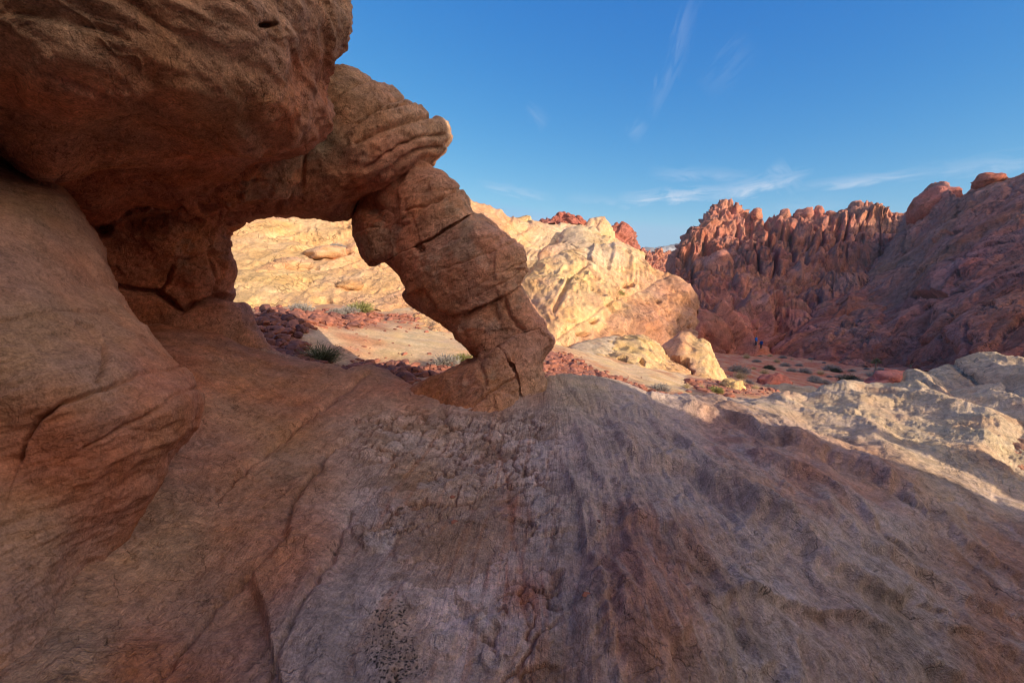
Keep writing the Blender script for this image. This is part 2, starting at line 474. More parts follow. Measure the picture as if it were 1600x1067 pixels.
# ------------------------------------------------------------------ closed rocks (outline + distance + thickness, rounded, then weathered)
def closed_rock(name, poly, D, thick, r, mat, step=3.0, wn_=70, parent=None, weather=None, colfn=None,
                cuts=(), off=0.0, smooth_poly=1, pad=4, warp=6.0):
    p = chaikin(poly, smooth_poly) if smooth_poly else np.array(poly, float)
    lo = p.min(0) - pad * step; hi = p.max(0) + pad * step
    for c_, _r in cuts:
        q = np.array(c_, float); lo = np.maximum(lo, q.min(0) - pad * step); hi = np.minimum(hi, q.max(0) + pad * step)
    us = np.arange(lo[0], hi[0], step); vs = np.arange(lo[1], hi[1], step)
    U, V = np.meshgrid(us, vs, indexing='ij')
    Q = np.stack([U.ravel() / 60, V.ravel() / 60, np.zeros(U.size)], 1)
    wx = fbm(Q, 3, 5).reshape(U.shape) * warp; wy = fbm(Q, 3, 9).reshape(U.shape) * warp
    Dm = D(U, V) + off
    S = poly_sdf(p, U + wx * .5, V + wy * .5) * Dm / F_PX
    dmin, dmax = float(Dm.min()) * .97, float((Dm + thick).max()) * 1.03
    sd = S < 0.1
    dmin = float(Dm[sd].min()) * .95; dmax = float((Dm[sd] + thick).max()) * 1.05
    ws = np.exp(np.linspace(math.log(dmin), math.log(dmax), wn_))
    Wd = ws[None, None].astype(np.float32)
    Df = Dm[..., None].astype(np.float32)
    f = rmax(np.maximum(Df - Wd, Wd - (Df + thick)), S[..., None].astype(np.float32), r)
    for c_, rr in cuts:
        S2 = poly_sdf(np.array(c_, float), U + wx * .35, V + wy * .35) * Dm / F_PX
        f = rmax(f, S2[..., None].astype(np.float32), rr)
    Vg, Q = surface_nets(f)
    uu = lo[0] + Vg[:, 0] * step; vv = lo[1] + Vg[:, 1] * step
    dd = np.exp(np.interp(Vg[:, 2], np.arange(wn_), np.log(ws)))
    P = P3(uu, vv, dd)
    return finish(name, P, Q, uu, vv, mat, parent, weather, colfn, it=2)
def finish(name, P, Q, uu, vv, mat, parent, weather, colfn, it=1, flow=None, flip=False):
    N = smoothN(vnormals(P, Q), Q, it)
    # face outward test: normals should mostly look at the camera on the visible side
    extra = None
    if weather is not None:
        r = weather(P, N, uu, vv)
        if isinstance(r, tuple): r, extra = r
        P = P + (N * r[:, None] if r.ndim == 1 else r)
    C = colfn(P, N, uu, vv, extra) if colfn is not None else None
    return make_mesh(name, P, Q, mat, parent, colors=C, flow=flow)
def relief(name, us, top, bot, D, rows, r, back, drop, mat, weather=None, colfn=None, parent=None, nback=14, topwob=0.0,
           extra_front=None, tpow=1.0, flowfn=None, seed=3, nsm=2):
    """a slope or hill seen from the valley: its face up to the crest, over the crest and down the far side"""
    us = np.asarray(us, float)
    top = np.array(top, float); bot = np.array(bot, float)
    vt = np.interp(us, top[:, 0], top[:, 1]); vb = np.interp(us, bot[:, 0], bot[:, 1])
    if topwob:
        q = np.stack([us / 30, us * 0 + 3.3, us * 0 + seed], 1)
        vt = vt + fbm(q, 4, seed) * topwob
    t = (np.arange(rows) / (rows - 1)) ** tpow
    U = np.repeat(us[:, None], rows, 1); V = vb[:, None] + (vt - vb)[:, None] * t[None]
    Dm = D(U, V)
    s = np.clip(1 - (V - vt[:, None]) * Dm / F_PX / r, 0, 1)
    Dm = Dm + r * (1 - np.sqrt(np.maximum(1 - s * s, 0))) * 0.9
    P = P3(U, V, Dm)
    Pt = P[:, -1]
    hd = Pt[:, :2] / np.linalg.norm(Pt[:, :2], axis=1, keepdims=True)
    B = []
    for k in range(1, nback + 1):
        a = k / nback
        q = Pt.copy(); q[:, :2] += hd * back * (0.25 * a + 0.75 * a * a); q[:, 2] -= drop * a ** 2.2
        B.append(q)
    P = np.concatenate([P, np.stack(B, 1)], 1)
    Ua = np.concatenate([U, np.repeat(us[:, None], nback, 1)], 1)
    Va = np.concatenate([V, np.repeat(vt[:, None], nback, 1)], 1)
    n, m = Ua.shape
    idx = np.arange(n * m).reshape(n, m)
    Q = np.stack([idx[:-1, :-1], idx[1:, :-1], idx[1:, 1:], idx[:-1, 1:]], -1).reshape(-1, 4)
    P = P.reshape(-1, 3); uu = Ua.ravel(); vv = Va.ravel()
    fl = flowfn(P, uu, vv) if flowfn is not None else None
    return finish(name, P, Q, uu, vv, mat, parent, weather, colfn, it=nsm, flow=fl)

def beds(P, nb, freq, seed=0, warp=0.6, wf=0.5, sharp=0.8):
    """ledge profile across tilted beds: swells out, then steps back in (0..1)"""
    nb = np.array(nb, float); nb /= np.linalg.norm(nb)
    q = P @ nb * freq + fbm(P * wf, 3, seed) * warp
    k = np.floor(q); f = q - k
    hsh = (np.sin(k * 12.9898 + seed) * 43758.5453) % 1.0
    prof = np.where(f < sharp, (f / sharp) ** 1.6, 1 - (f - sharp) / (1 - sharp))
    return prof * (0.35 + 0.65 * hsh), hsh, f
def groove(P, nb, offs, widths, seed=0, warp=0.05, wf=1.2):
    nb = np.array(nb, float); nb /= np.linalg.norm(nb)
    q = P @ nb + fbm(P * wf, 3, seed) * warp
    g = np.zeros(len(P))
    for o_, w_ in zip(offs, widths):
        g = np.maximum(g, np.exp(-((q - o_) / w_) ** 2))
    return g
def crackline(u, v, line, w, seed=1, wob=3.0):
    """depth mask (0..1) along a fracture that runs through the rock face"""
    q = np.stack([u / 22, v / 22, u * 0 + seed], 1)
    du = fbm(q, 3, seed) * wob; dv = fbm(q + 7.7, 3, seed + 3) * wob
    x = u + du; y = v + dv
    best = np.full(len(u), 1e9)
    L = np.array(line, float)
    for (ax, ay), (bx, by) in zip(L[:-1], L[1:]):
        ex, ey = bx - ax, by - ay
        t = np.clip(((x - ax) * ex + (y - ay) * ey) / (ex * ex + ey * ey), 0, 1)
        best = np.minimum(best, np.hypot(x - ax - t * ex, y - ay - t * ey))
    return np.exp(-(best / w) ** 2)
def signed_line(u, v, line):
    """side-aware distance to a polyline (positive to the right of its direction)"""
    L = np.array(line, float); best = np.full(len(u), 1e9); sg = np.zeros(len(u))
    for (ax, ay), (bx, by) in zip(L[:-1], L[1:]):
        ex, ey = bx - ax, by - ay; le = math.hypot(ex, ey)
        t = np.clip(((u - ax) * ex + (v - ay) * ey) / (le * le), 0, 1)
        d = np.hypot(u - ax - t * ex, v - ay - t * ey)
        m = d < best
        sg = np.where(m, np.sign(ex * (v - ay) - ey * (u - ax)), sg); best = np.where(m, d, best)
    return best * sg

def aniso(P, nb, k, s):
    """space squeezed along the bedding, so that noise comes out as thin tilted layers"""
    nb = np.array(nb, float); nb /= np.linalg.norm(nb)
    return P * k + (P @ nb)[:, None] * nb[None] * (k * (s - 1))
exec_marks = []
def lap(s):
    exec_marks.append((s, round(time.time() - T0, 1))); print('LAP', s, round(time.time() - T0, 1), flush=True)
# ------------------------------------------------------------------ stone colours (albedo)
TERRA = np.array([.57, .25, .145]); TERRA_D = np.array([.48, .18, .095]); TERRA_P = np.array([.57, .30, .205])
TANC = np.array([.56, .33, .20]); GREYP = np.array([.60, .455, .40]); GREYT = np.array([.57, .425, .345])
CREAM = np.array([.76, .49, .235]); CREAMP = np.array([.73, .405, .20]); PALE = np.array([.66, .49, .325]); PINK = np.array([.60, .30, .18])
RED = np.array([.50, .17, .115]); REDL = np.array([.60, .25, .165]); REDD = np.array([.32, .10, .07]); SAND = np.array([.52, .17, .095])

M_ARCH = rock_mat('arch_sandstone', 1.0, (-0.42, 0.15, 0.9), 16, bump=.75, dist=.030, strat_amt=.18, varn=.38, pits=.4)
M_OVER = rock_mat('overhang_sandstone', 1.0, (-0.25, 0.25, 0.95), 12, bump=.75, dist=.032, strat_amt=.22, varn=.36)
M_BOUL = rock_mat('boulder_sandstone', 1.2, (-0.35, 0.1, 0.93), 13, bump=.55, dist=.022, strat_amt=.18, varn=.32, crack=.16)
M_SLOPE = rock_mat('streaked_slickrock', 1.1, (0.5, -0.3, 0.75), 10, bump=.9, dist=.025, strat_amt=.07, varn=.27, flow=True, crack=.24)
M_CREAM = rock_mat('cream_sandstone', .22, (-0.5, -0.2, 0.85), 12, bump=.75, dist=.028, strat_amt=.17, varn=.20, pits=.5, crack=.4)
M_CREAMN = rock_mat('pale_sandstone', .5, (-0.4, -0.2, 0.85), 12, bump=.8, dist=.03, strat_amt=.14, varn=.2, pits=.5, crack=.3)
M_RED = rock_mat('red_sandstone', .07, (-0.45, -0.1, 0.85), 13, bump=.8, dist=.035, strat_amt=.16, varn=.26, pits=.6, crack=.4)
M_REDN = rock_mat('near_red_sandstone', .2, (-0.45, -0.1, 0.85), 13, bump=.7, dist=.03, strat_amt=.15, varn=.25)
M_GROUND = rock_mat('sandy_ground', .8, (0.0, 0.0, 1.0), 3, bump=.6, dist=.03, strat_amt=.03, varn=.25, crack=.0)

def mixc(a, b, k):
    return a * (1 - k[:, None]) + b * k[:, None]

# ------------------------------------------------------------------ ground
def WP(u, v, d):
    p = P3(u, v, d); return (float(p[0]), float(p[1]), float(p[2]))
gpts = [WP(*a) for a in [
    (450, 565, 6.3), (440, 500, 8.3), (600, 565, 7.6), (600, 500, 12.5), (700, 562, 8), (640, 480, 15), (560, 478, 15), (420, 484, 9.2), (500, 530, 7.8),
    (740, 520, 13), (520, 585, 6), (680, 592, 6.2),
    (870, 590, 7.6), (900, 580, 10), (950, 592, 10), (1050, 603, 13), (1150, 612, 14.5), (980, 612, 8), (1100, 628, 9), (1200, 608, 19), (1160, 598, 21), (870, 540, 18), (980, 560, 19),
    (1260, 606, 36), (1190, 585, 42), (1150, 562, 72), (1183, 540, 105), (1300, 600, 47), (1300, 565, 74), (1230, 548, 92), (1400, 566, 72), (1400, 592, 52), (1480, 566, 60), (1250, 575, 62), (1600, 575, 52)]]
gpts += [(x, y, z) for x, y, z in [(-2, 1.5, -2.4), (0, 1.5, -2.4), (2, 2, -2.9), (0, 4.2, -1.75), (-3, 4.2, -1.6), (3, 5, -2.3), (6, 6.5, -2.7), (9, 6, -4),
    (-8, 3, -1.2), (-14, 8, -1), (-6, 9.5, -1.15), (-30, 20, 0), (-25, -10, -2), (0, -8, -2.5), (10, -8, -4), (0, -40, -3), (30, -20, -8), (60, 0, -12), (40, 20, -12),
    (90, 60, -14), (-60, 60, 0), (-200, -50, -5), (0, -300, -10), (300, 0, -14), (300, 300, -16), (0, 300, -16), (-300, 300, -6), (60, 150, -16), (20, 120, -14), (10, 60, -8), (20, 40, -8), (12, 24, -5.5), (18, 19, -6.5), (12, 12, -4.6)]]
gpts = np.array(gpts)
def glog(x, y):
    r = np.hypot(x, y); a = np.arctan2(x, y)
    s = np.log(1 + r / 4.0)
    return np.stack([s * np.sin(a), s * np.cos(a)], 1)
_g = rbf(glog(gpts[:, 0], gpts[:, 1]), gpts[:, 2], 'lin', reg=0.0)
def ground_z(x, y):
    x = np.atleast_1d(np.asarray(x, float)); y = np.atleast_1d(np.asarray(y, float))
    z = _g(glog(x, y))
    Q = np.stack([x, y, x * 0], 1)
    r = np.hypot(x, y)
    return z + fbm(Q * .35, 4, 21) * .10 * np.clip((r - 3) / 6, .1, 1) + fbm(Q * .05, 3, 22) * .6 * np.clip((r - 20) / 40, 0, 1)
def ground_color(P, u, v):
    x, y = P[:, 0], P[:, 1]; r = np.hypot(x, y)
    n1 = fbm(P * .5, 4, 31); n2 = fbm(P * 2.2, 4, 32)
    sand = mixc(np.tile(SAND, (len(P), 1)), np.array([.60, .33, .2]), sstep(-.3, .6, n1))
    pale = mixc(np.tile(PALE * .5 + CREAM * .5, (len(P), 1)), CREAMP, sstep(-.1, .7, n1 + .5 * n2))
    soil = np.tile(np.array([.40, .17, .11]), (len(P), 1))
    val = sstep(17, 30, x * .9 + y * .6)
    c = mixc(pale, sand, val)
    q = P.copy(); q[:, 2] = 0
    rb = np.maximum(sstep(.05, .35, n1 - .1) * .5, 0)
    for (poly, k) in RUBBLE:
        m = sstep(14, -10, poly_sdf(poly, u, v) + n1 * 12 + n2 * 8)
        rb = np.maximum(rb, m * k * (y > 4.5))
    return mixc(c, soil, rb * (1 - val))
RUBBLE = [([(395, 486), (420, 482), (480, 484), (560, 490), (640, 494), (720, 500), (700, 504), (600, 502), (560, 508), (505, 508), (470, 515), (450, 522), (400, 515)], 1.0),
          ([(400, 500), (440, 512), (470, 530), (480, 560), (540, 572), (590, 572), (660, 580), (640, 600), (560, 600), (400, 580)], 1.0),
          ([(545, 565), (620, 566), (680, 572), (720, 562), (740, 558), (730, 590), (600, 596)], 1.0),
          ([(850, 545), (880, 548), (910, 565), (935, 585), (990, 600), (1010, 612), (960, 612), (850, 600)], 1.0),
          ([(1080, 595), (1120, 590), (1160, 600), (1200, 608), (1220, 616), (1150, 620), (1090, 612)], .9),
          ([(1000, 612), (1060, 618), (1120, 626), (1110, 634), (1020, 630)], .8)]
angs = np.concatenate([np.linspace(-180, -58, 60)[:-1], np.linspace(-58, 58, 620)[:-1], np.linspace(58, 180, 60)])
rad = np.concatenate([np.array([0.3, 1.2, 2.2]), np.exp(np.linspace(math.log(3.2), math.log(160), 300)), np.exp(np.linspace(math.log(190), math.log(1900), 20))])
A_, R_ = np.meshgrid(np.radians(angs), rad, indexing='ij')
gx = (R_ * np.sin(A_)).ravel(); gy = (R_ * np.cos(A_)).ravel()
gz = ground_z(gx, gy)
GP = np.stack([gx, gy, gz], 1)
gi = np.arange(A_.size).reshape(A_.shape)
GQ = np.stack([gi[:-1, :-1], gi[:-1, 1:], gi[1:, 1:], gi[1:, :-1]], -1).reshape(-1, 4)[:, ::-1]
gf = np.clip(np.hypot(gx, gy) / 12, .3, 3)
small = fbm(GP * np.array([1.5, 1.5, 1.5]) , 4, 41) * .03 * gf
GP[:, 2] += small * (np.hypot(gx, gy) < 400)
gu, gv, gd = proj(GP)
back_ = gd < .3
gu[back_] = -5000; gv[back_] = -5000
go = make_mesh('ground', GP, GQ, M_GROUND, colors=ground_color(GP, gu, gv))
tag(go, kind='structure')
lap('ground')

# ------------------------------------------------------------------ foreground slickrock slope
D_slope = depthf([
    (410, 550, 4.9), (530, 580, 4.8), (650, 608, 4.65), (750, 625, 4.35), (850, 608, 4.5), (930, 597, 4.9), (1010, 625, 5.1), (1130, 632, 5.8), (1290, 602, 7.0), (1400, 600, 7.2),
    (1500, 600, 7.0), (1600, 590, 7.0), (1900, 640, 6), (2300, 700, 5),
    (1600, 800, 3.62), (1600, 660, 5.4), (1400, 700, 4.5), (1200, 700, 4.15), (1000, 700, 3.55), (800, 700, 3.25), (600, 700, 3.3), (400, 700, 3.25), (300, 700, 3.1), (300, 560, 4.1), (220, 500, 4.5),
    (100, 850, 1.98), (300, 850, 2.15), (500, 850, 2.15), (800, 850, 2.1), (1100, 850, 2.3), (1400, 850, 2.85), (1600, 900, 2.85),
    (0, 1067, 1.35), (300, 1067, 1.42), (800, 1067, 1.47), (1200, 1067, 1.7), (1600, 1067, 2.15), (0, 1500, .82), (800, 1500, .9), (1600, 1500, 1.3), (2300, 1500, 1.9), (2300, 1067, 2.8), (-400, 1067, 1.35), (-400, 800, 2.0), (-400, 550, 3), (2000, 800, 3.6)])
def flow_slope(P, u, v):
    th = np.arctan2(u - 860, np.maximum(v - 455, 20))
    r = np.log(np.hypot(u - 860, np.maximum(v - 455, 20)))
    q = np.stack([u / 160, v / 160, u * 0], 1)
    th = th + fbm(q, 2, 77) * .03
    return np.stack([th, r, u * 0], 1)
RIB = [(1130, 640), (1200, 690), (1290, 735), (1390, 795)]
def w_slope(P, N, u, v):
    fl = flow_slope(P, u, v)
    th, r = fl[:, 0], fl[:, 1]
    right = sstep(820, 980, u) * sstep(590, 640, v)
    ctr = sstep(520, 600, u) * (1 - sstep(840, 900, u)) * sstep(630, 665, v)
    lit = sstep(0, 60, signed_line(u, v, [(1130, 625), (1250, 680), (1400, 740), (1560, 800), (1900, 900)]) * -1)
    q = np.stack([th * 7, r * 1.3, u * 0], 1)
    d = fbm(P * .8, 3, 3) * .05
    rib = ridged(q * np.array([.72, 1.15, 1]) + fbm(P * .9, 2, 8)[:, None] * .35, 3, 11, .45)
    d += right * (1 - lit) * rib * .075
    q2 = np.stack([th * 24, r * 3.2, u * 0], 1)
    d += (right * .022 + .003 + ctr * .002) * ridged(q2 + fbm(P * 2, 2, 81)[:, None] * .1, 3, 12, .6) + right * .016 * ridged(np.stack([th * 15, r * 2.0, u * 0 + 3], 1) + fbm(P * 3, 4, 41)[:, None] * .25, 3, 57, .55)
    # overlapping sheets whose lower ends break off in blunt steps
    q3 = np.stack([th * 5 + 3, r * 2.6, u * 0], 1) + fbm(P * 1.6, 3, 14)[:, None] * .5
    f1, f2, idv = worley(q3, 15)
    d += right * (1 - lit) * (idv - .5) * .06 * sstep(0, .22, f2 - f1)
    # sunlit part: knobbly plates with crests
    bd, hs, _ = beds(P, (0.75, -0.5, 0.45), 1.15, 5, .5, .5, .72)
    d += lit * (bd * .13 - .06)
    bd2, hs2, _ = beds(P, (-0.5, -0.75, 0.5), 1.7, 9, .6, .7, .7)
    d += lit * (bd2 * .06 - .03)
    d += lit * (ridged(P * 2.2, 3, 19, .5) * .03 + fbm(P * 9, 3, 20) * .006)
    # crazed crust in the middle
    f1, f2, idv2 = worley(P * np.array([5.2, 5.2, 5.2]) + fbm(P * 5, 4, 24)[:, None] * .6, 25)
    edge = sstep(.11, .0, f2 - f1)
    crust = ctr * sstep(-.25, .15, fbm(P * 1.3, 3, 26))
    d -= crust * edge * .021
    d += crust * (idv2 - .5) * .022
    g1, g2, idv3 = worley(P * 13 + fbm(P * 11, 3, 52)[:, None] * .5, 53)
    d += (crust * .7 + .12) * ((idv3 - .5) * .014 - sstep(.1, 0, g2 - g1) * .006)
    # long rounded folds that sweep down to the right, each with a blunt lower lip
    q4 = np.stack([u / 70, v / 70, u * 0 + 2], 1)
    du = fbm(q4, 3, 54) * 9; dv = fbm(q4 + 5.5, 3, 55) * 9
    for ln, am, w1 in (([(1014, 634), (1137, 668), (1241, 713), (1330, 747), (1389, 794)], .11, 34), ([(1098, 703), (1177, 738), (1246, 772), (1310, 817), (1364, 856)], .075, 28),
                       ([(930, 660), (989, 718), (1063, 747), (1137, 797), (1196, 836), (1256, 886), (1320, 935), (1404, 960)], .075, 36), ([(920, 842), (979, 839), (1028, 856), (1088, 906), (1137, 975), (1187, 1067)], .05, 60),
                       ([(1100, 930), (1172, 955), (1246, 968), (1320, 985), (1394, 1029), (1480, 1080)], .05, 34), ([(950, 624), (999, 663), (1043, 703), (1107, 762), (1177, 817), (1221, 856)], .06, 26),
                       ([(1394, 965), (1468, 994), (1503, 1004), (1600, 1050), (1700, 1090)], .05, 34), ([(1420, 800), (1480, 850), (1560, 900), (1680, 960)], .05, 40), ([(1230, 800), (1330, 870), (1430, 910), (1560, 970)], .055, 30), ([(890, 650), (925, 740), (960, 800)], .04, 26), ([(870, 700), (900, 800), (930, 930), (940, 1067)], .03, 30)):
        x = u + du; y = v + dv
        s_ = signed_line(x, y, ln)
        far = np.hypot(x - ln[-1][0], y - ln[-1][1]); near_ = np.hypot(x - ln[0][0], y - ln[0][1])
        d += am * np.where(s_ < 0, np.exp(s_ / w1), np.exp(-(s_ / 6.5) ** 2)) * sstep(0, 60, near_) * sstep(0, 25, far)
    d -= .007 * crackline(u, v, [(775, 700), (795, 760), (800, 830), (815, 900), (825, 1000), (832, 1067)], 5, 56, 5)
    for a_, b_, sx, sy, am in ((585, 848, 20, 14, .022), (560, 838, 14, 10, .014), (762, 985, 20, 16, .02), (745, 975, 12, 14, .014), (772, 1040, 20, 18, .018), (700, 1010, 26, 22, .008), (650, 930, 26, 18, .010), (712, 668, 12, 8, .02), (780, 665, 9, 5, .02), (570, 700, 26, 12, .014), (640, 870, 22, 16, .010), (600, 760, 24, 14, .012)):
        e = ((u - a_ + du) / sx) ** 2 + ((v - b_ + dv) / sy) ** 2
        d += am * sstep(1.2, .75, e)
    # dome with a shallow ring at bottom right of centre
    e = ((u - 1015) / 125) ** 2 + ((v - 1010) / 190) ** 2
    d += .06 * np.clip(1 - e, 0, 1) ** .5 * (v > 700)
    d -= .02 * crackline(u, v, [(925, 915), (945, 920), (955, 945), (948, 970), (930, 985)], 5, 5, 2)
    d += .012 * sstep(30, 12, np.hypot((u - 932) / 1.0, (v - 950) / 1.3))
    # left flank: joints and an eroded lip
    for ln, dep in (([(330, 780), (420, 700), (500, 635), (575, 585)], .04), ([(415, 1067), (470, 960), (520, 880), (545, 800)], .03), ([(455, 800), (475, 760), (520, 700), (560, 680)], .05), ([(240, 1067), (340, 940), (400, 900)], .03)):
        d -= dep * crackline(u, v, ln, 4, 7, 6)
    d += .05 * sstep(-8, 8, signed_line(u, v, [(420, 1000), (395, 905), (455, 860), (460, 800), (500, 740)]) + fbm(P * 3, 3, 28) * 10) * sstep(560, 480, u) * sstep(620, 720, v)
    d += (1 - right) * ridged(P * np.array([1.6, 3, 3]), 4, 29, .5) * .018
    d += fbm(P * 13, 4, 30, .6) * .0085 + fbm(P * 40, 2, 31) * .0035 + ridged(P * 7, 3, 33, .6) * .006 * (.4 + lit)
    d += lit * sstep(-.2, .4, fbm(P * 1.5, 2, 35)) * ridged(aniso(P, (0.75, -0.5, 0.45), 4, 2.5), 4, 34, .6) * .03
    return d, (right, ctr, lit, edge * crust, rib, idv2, th, r)
def c_slope(P, N, u, v, ex):
    right, ctr, lit, cr, rib, idv, th, r = ex
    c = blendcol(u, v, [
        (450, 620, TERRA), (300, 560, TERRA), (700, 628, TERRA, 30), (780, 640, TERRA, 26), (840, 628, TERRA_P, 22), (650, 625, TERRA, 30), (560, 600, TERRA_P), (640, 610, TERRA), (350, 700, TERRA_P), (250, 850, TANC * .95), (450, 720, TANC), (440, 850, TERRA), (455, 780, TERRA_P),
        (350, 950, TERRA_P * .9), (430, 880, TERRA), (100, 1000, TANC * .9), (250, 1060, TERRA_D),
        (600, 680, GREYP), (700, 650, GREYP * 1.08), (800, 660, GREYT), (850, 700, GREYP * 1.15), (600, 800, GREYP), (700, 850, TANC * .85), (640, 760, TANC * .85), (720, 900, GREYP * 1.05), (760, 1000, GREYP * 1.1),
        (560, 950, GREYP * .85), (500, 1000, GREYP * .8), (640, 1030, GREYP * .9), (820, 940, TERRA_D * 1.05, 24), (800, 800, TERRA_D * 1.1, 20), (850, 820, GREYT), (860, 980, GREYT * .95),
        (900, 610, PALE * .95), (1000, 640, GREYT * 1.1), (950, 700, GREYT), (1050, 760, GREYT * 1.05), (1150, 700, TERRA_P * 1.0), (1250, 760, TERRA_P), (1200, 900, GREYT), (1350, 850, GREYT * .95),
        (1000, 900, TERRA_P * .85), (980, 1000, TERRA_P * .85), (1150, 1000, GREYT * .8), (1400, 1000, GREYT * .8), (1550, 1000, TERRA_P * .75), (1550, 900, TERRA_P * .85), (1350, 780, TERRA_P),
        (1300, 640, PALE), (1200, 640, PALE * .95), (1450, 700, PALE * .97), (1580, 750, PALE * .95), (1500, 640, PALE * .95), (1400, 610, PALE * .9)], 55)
    n = fbm(P * 3, 4, 41); n2 = fbm(P * 11, 3, 42)
    st = fbm(np.stack([th * 22, r * 2.5, u * 0], 1), 4, 43)
    st2 = fbm(np.stack([th * 60, r * 5, u * 0], 1), 3, 44)
    c = c * (1 + .16 * n + .14 * n2 + .07 * st + .07 * st2)[:, None]
    fl2 = ridged(np.stack([th * 15, r * 2.0, u * 0 + 3], 1) + n[:, None] * .25, 3, 57, .55)
    fl3 = ridged(np.stack([th * 46, r * 5.0, u * 0 + 4], 1) + n2[:, None] * .15, 2, 58, .5)
    gate = sstep(-.35, .35, fbm(P * 1.4 + 2, 3, 59))
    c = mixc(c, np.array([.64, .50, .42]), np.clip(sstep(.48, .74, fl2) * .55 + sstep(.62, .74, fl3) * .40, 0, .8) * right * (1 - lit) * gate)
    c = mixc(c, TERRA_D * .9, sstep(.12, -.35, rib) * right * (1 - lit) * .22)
    # thin pale mineral streaks on the right flank, rusty ones in the middle
    k = sstep(.25, .6, fbm(np.stack([th * 34, r * 3.4, u * 0 + 5], 1) + n[:, None] * .4, 3, 45)) * right * (1 - lit)
    c = mixc(c, np.array([.60, .48, .42]), k * .3)
    k = sstep(.2, .55, fbm(np.stack([th * 30, r * 2.6, u * 0 + 9], 1), 3, 46)) * (ctr + .3)
    c = mixc(c, TERRA_D, np.clip(k * .3, 0, 1) * sstep(600, 680, v))
    k = sstep(.1, .6, fbm(P * 2.1 + 5, 4, 47)) * ctr
    c = mixc(c, np.array([.60, .50, .48]), k * .4)
    k = sstep(.1, .55, fbm(P * 2.6 + 11, 4, 50)) * ctr
    c = mixc(c, TANC * .8, k * .55)
    c = mixc(c, TERRA_D * .45, cr * .75)
    c = mixc(c, c * 1.35, (idv > .6) * ctr * .6)
    c = mixc(c, TANC * .75, (idv < .3) * ctr * .45)
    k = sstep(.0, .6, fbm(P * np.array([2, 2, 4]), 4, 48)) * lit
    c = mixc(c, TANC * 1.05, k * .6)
    for a_, b_, sx, sy in ((585, 848, 20, 14), (762, 985, 20, 16), (772, 1040, 20, 18), (700, 1010, 22, 18), (612, 840, 14, 20), (760, 940, 18, 14), (680, 760, 26, 12), (640, 690, 34, 16), (830, 780, 14, 22), (850, 720, 14, 26)):
        e = ((u - a_ + n * 14) / sx) ** 2 + ((v - b_ + n * 12) / sy) ** 2 + n2 * .9
        c = mixc(c, np.array([.64, .54, .50]), sstep(1.5, .3, e) * .45)
    c = mixc(c, TERRA_D * .9, crackline(u, v, [(775, 700), (795, 760), (800, 830), (815, 900), (825, 1000), (832, 1067)], 4, 56, 6) * .4)
    # black lichen specks
    f1, f2, idl = worley(P * 100, 49)
    sp = sstep(.50, .32, f1) * (idl > .38)
    for (a, b, sx, sy, am) in ((612, 1010, 30, 70, 1.0), (600, 945, 14, 22, .8), (640, 1045, 26, 22, .8), (1190, 948, 26, 9, .8), (522, 860, 9, 9, .7), (497, 1035, 12, 12, .5), (650, 905, 8, 8, .3)):
        e = ((u - a) / sx) ** 2 + ((v - b) / sy) ** 2 + n * 1.8 + n2 * 1.0
        c = mixc(c, np.array([.02, .02, .02]), sp * sstep(1.5, .8, e) * am)
    return c
us = np.concatenate([np.arange(-500, -20, 22), np.arange(-20, 1625, 2.1), np.arange(1630, 2300, 22)])
top_s = [(-500, 470), (100, 480), (230, 500), (270, 488), (315, 490), (345, 510), (375, 531), (412, 548), (450, 560), (500, 568), (530, 576), (540, 583), (552, 579), (575, 575), (600, 580), (625, 592), (645, 604), (690, 606), (750, 606), (800, 606), (850, 603),
         (862, 594), (880, 592), (930, 593), (975, 603), (990, 612), (1010, 627), (1060, 633), (1120, 634), (1150, 632), (1190, 624), (1240, 616), (1268, 612), (1290, 602), (1310, 598), (1345, 598), (1360, 596), (1395, 598), (1450, 600), (1600, 610), (1900, 640), (2300, 700)]
bot_s = [(-500, 1600), (2300, 1600)]
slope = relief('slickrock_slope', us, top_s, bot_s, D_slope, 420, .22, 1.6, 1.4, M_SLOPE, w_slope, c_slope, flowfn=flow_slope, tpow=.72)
tag(slope, 'broad streaked slickrock slope filling the foreground, grey in the middle, sunlit at far right', 'rock slope')
lap('slope')

# ------------------------------------------------------------------ arch (window in the rock)
def Dc(pts): return depthf(pts)
D_wall = Dc([(690, 210, 4.85), (640, 190, 4.5), (640, 250, 4.6), (560, 180, 4.3), (560, 260, 4.35), (480, 230, 4.2), (550, 330, 4.75), (620, 280, 4.7), (470, 320, 4.45), (400, 300, 4.15), (300, 320, 4.0), (200, 330, 3.9),
             (200, 420, 4.15), (350, 350, 4.5), (350, 430, 4.75), (365, 455, 5.0), (250, 450, 4.55), (400, 520, 4.95), (300, 500, 4.7), (450, 575, 4.84), (470, 600, 4.8), (440, 130, 4.0), (540, 125, 4.35), (100, 300, 3.7), (100, 540, 4.2), (400, 560, 5)])
lint = [(420, 80), (470, 108), (513, 112), (530, 113), (548, 116), (572, 120), (580, 127), (588, 133), (612, 141), (628, 152), (636, 160), (655, 172), (668, 181), (674, 187), (688, 191), (697, 203), (695, 218), (686, 236), (676, 252), (667, 264),
        (652, 277), (625, 289), (600, 305), (578, 318), (566, 335), (549, 349), (520, 345), (500, 341), (475, 338), (455, 334), (425, 335), (395, 339), (368, 349), (352, 358), (345, 372), (357, 392), (361, 415), (364, 440), (366, 458), (380, 478), (392, 500), (403, 520), (414, 542), (432, 555), (455, 566), (480, 576),
        (480, 610), (340, 620), (200, 560), (90, 420), (60, 200), (200, 60)]
BN = (-0.42, 0.10, 0.90)
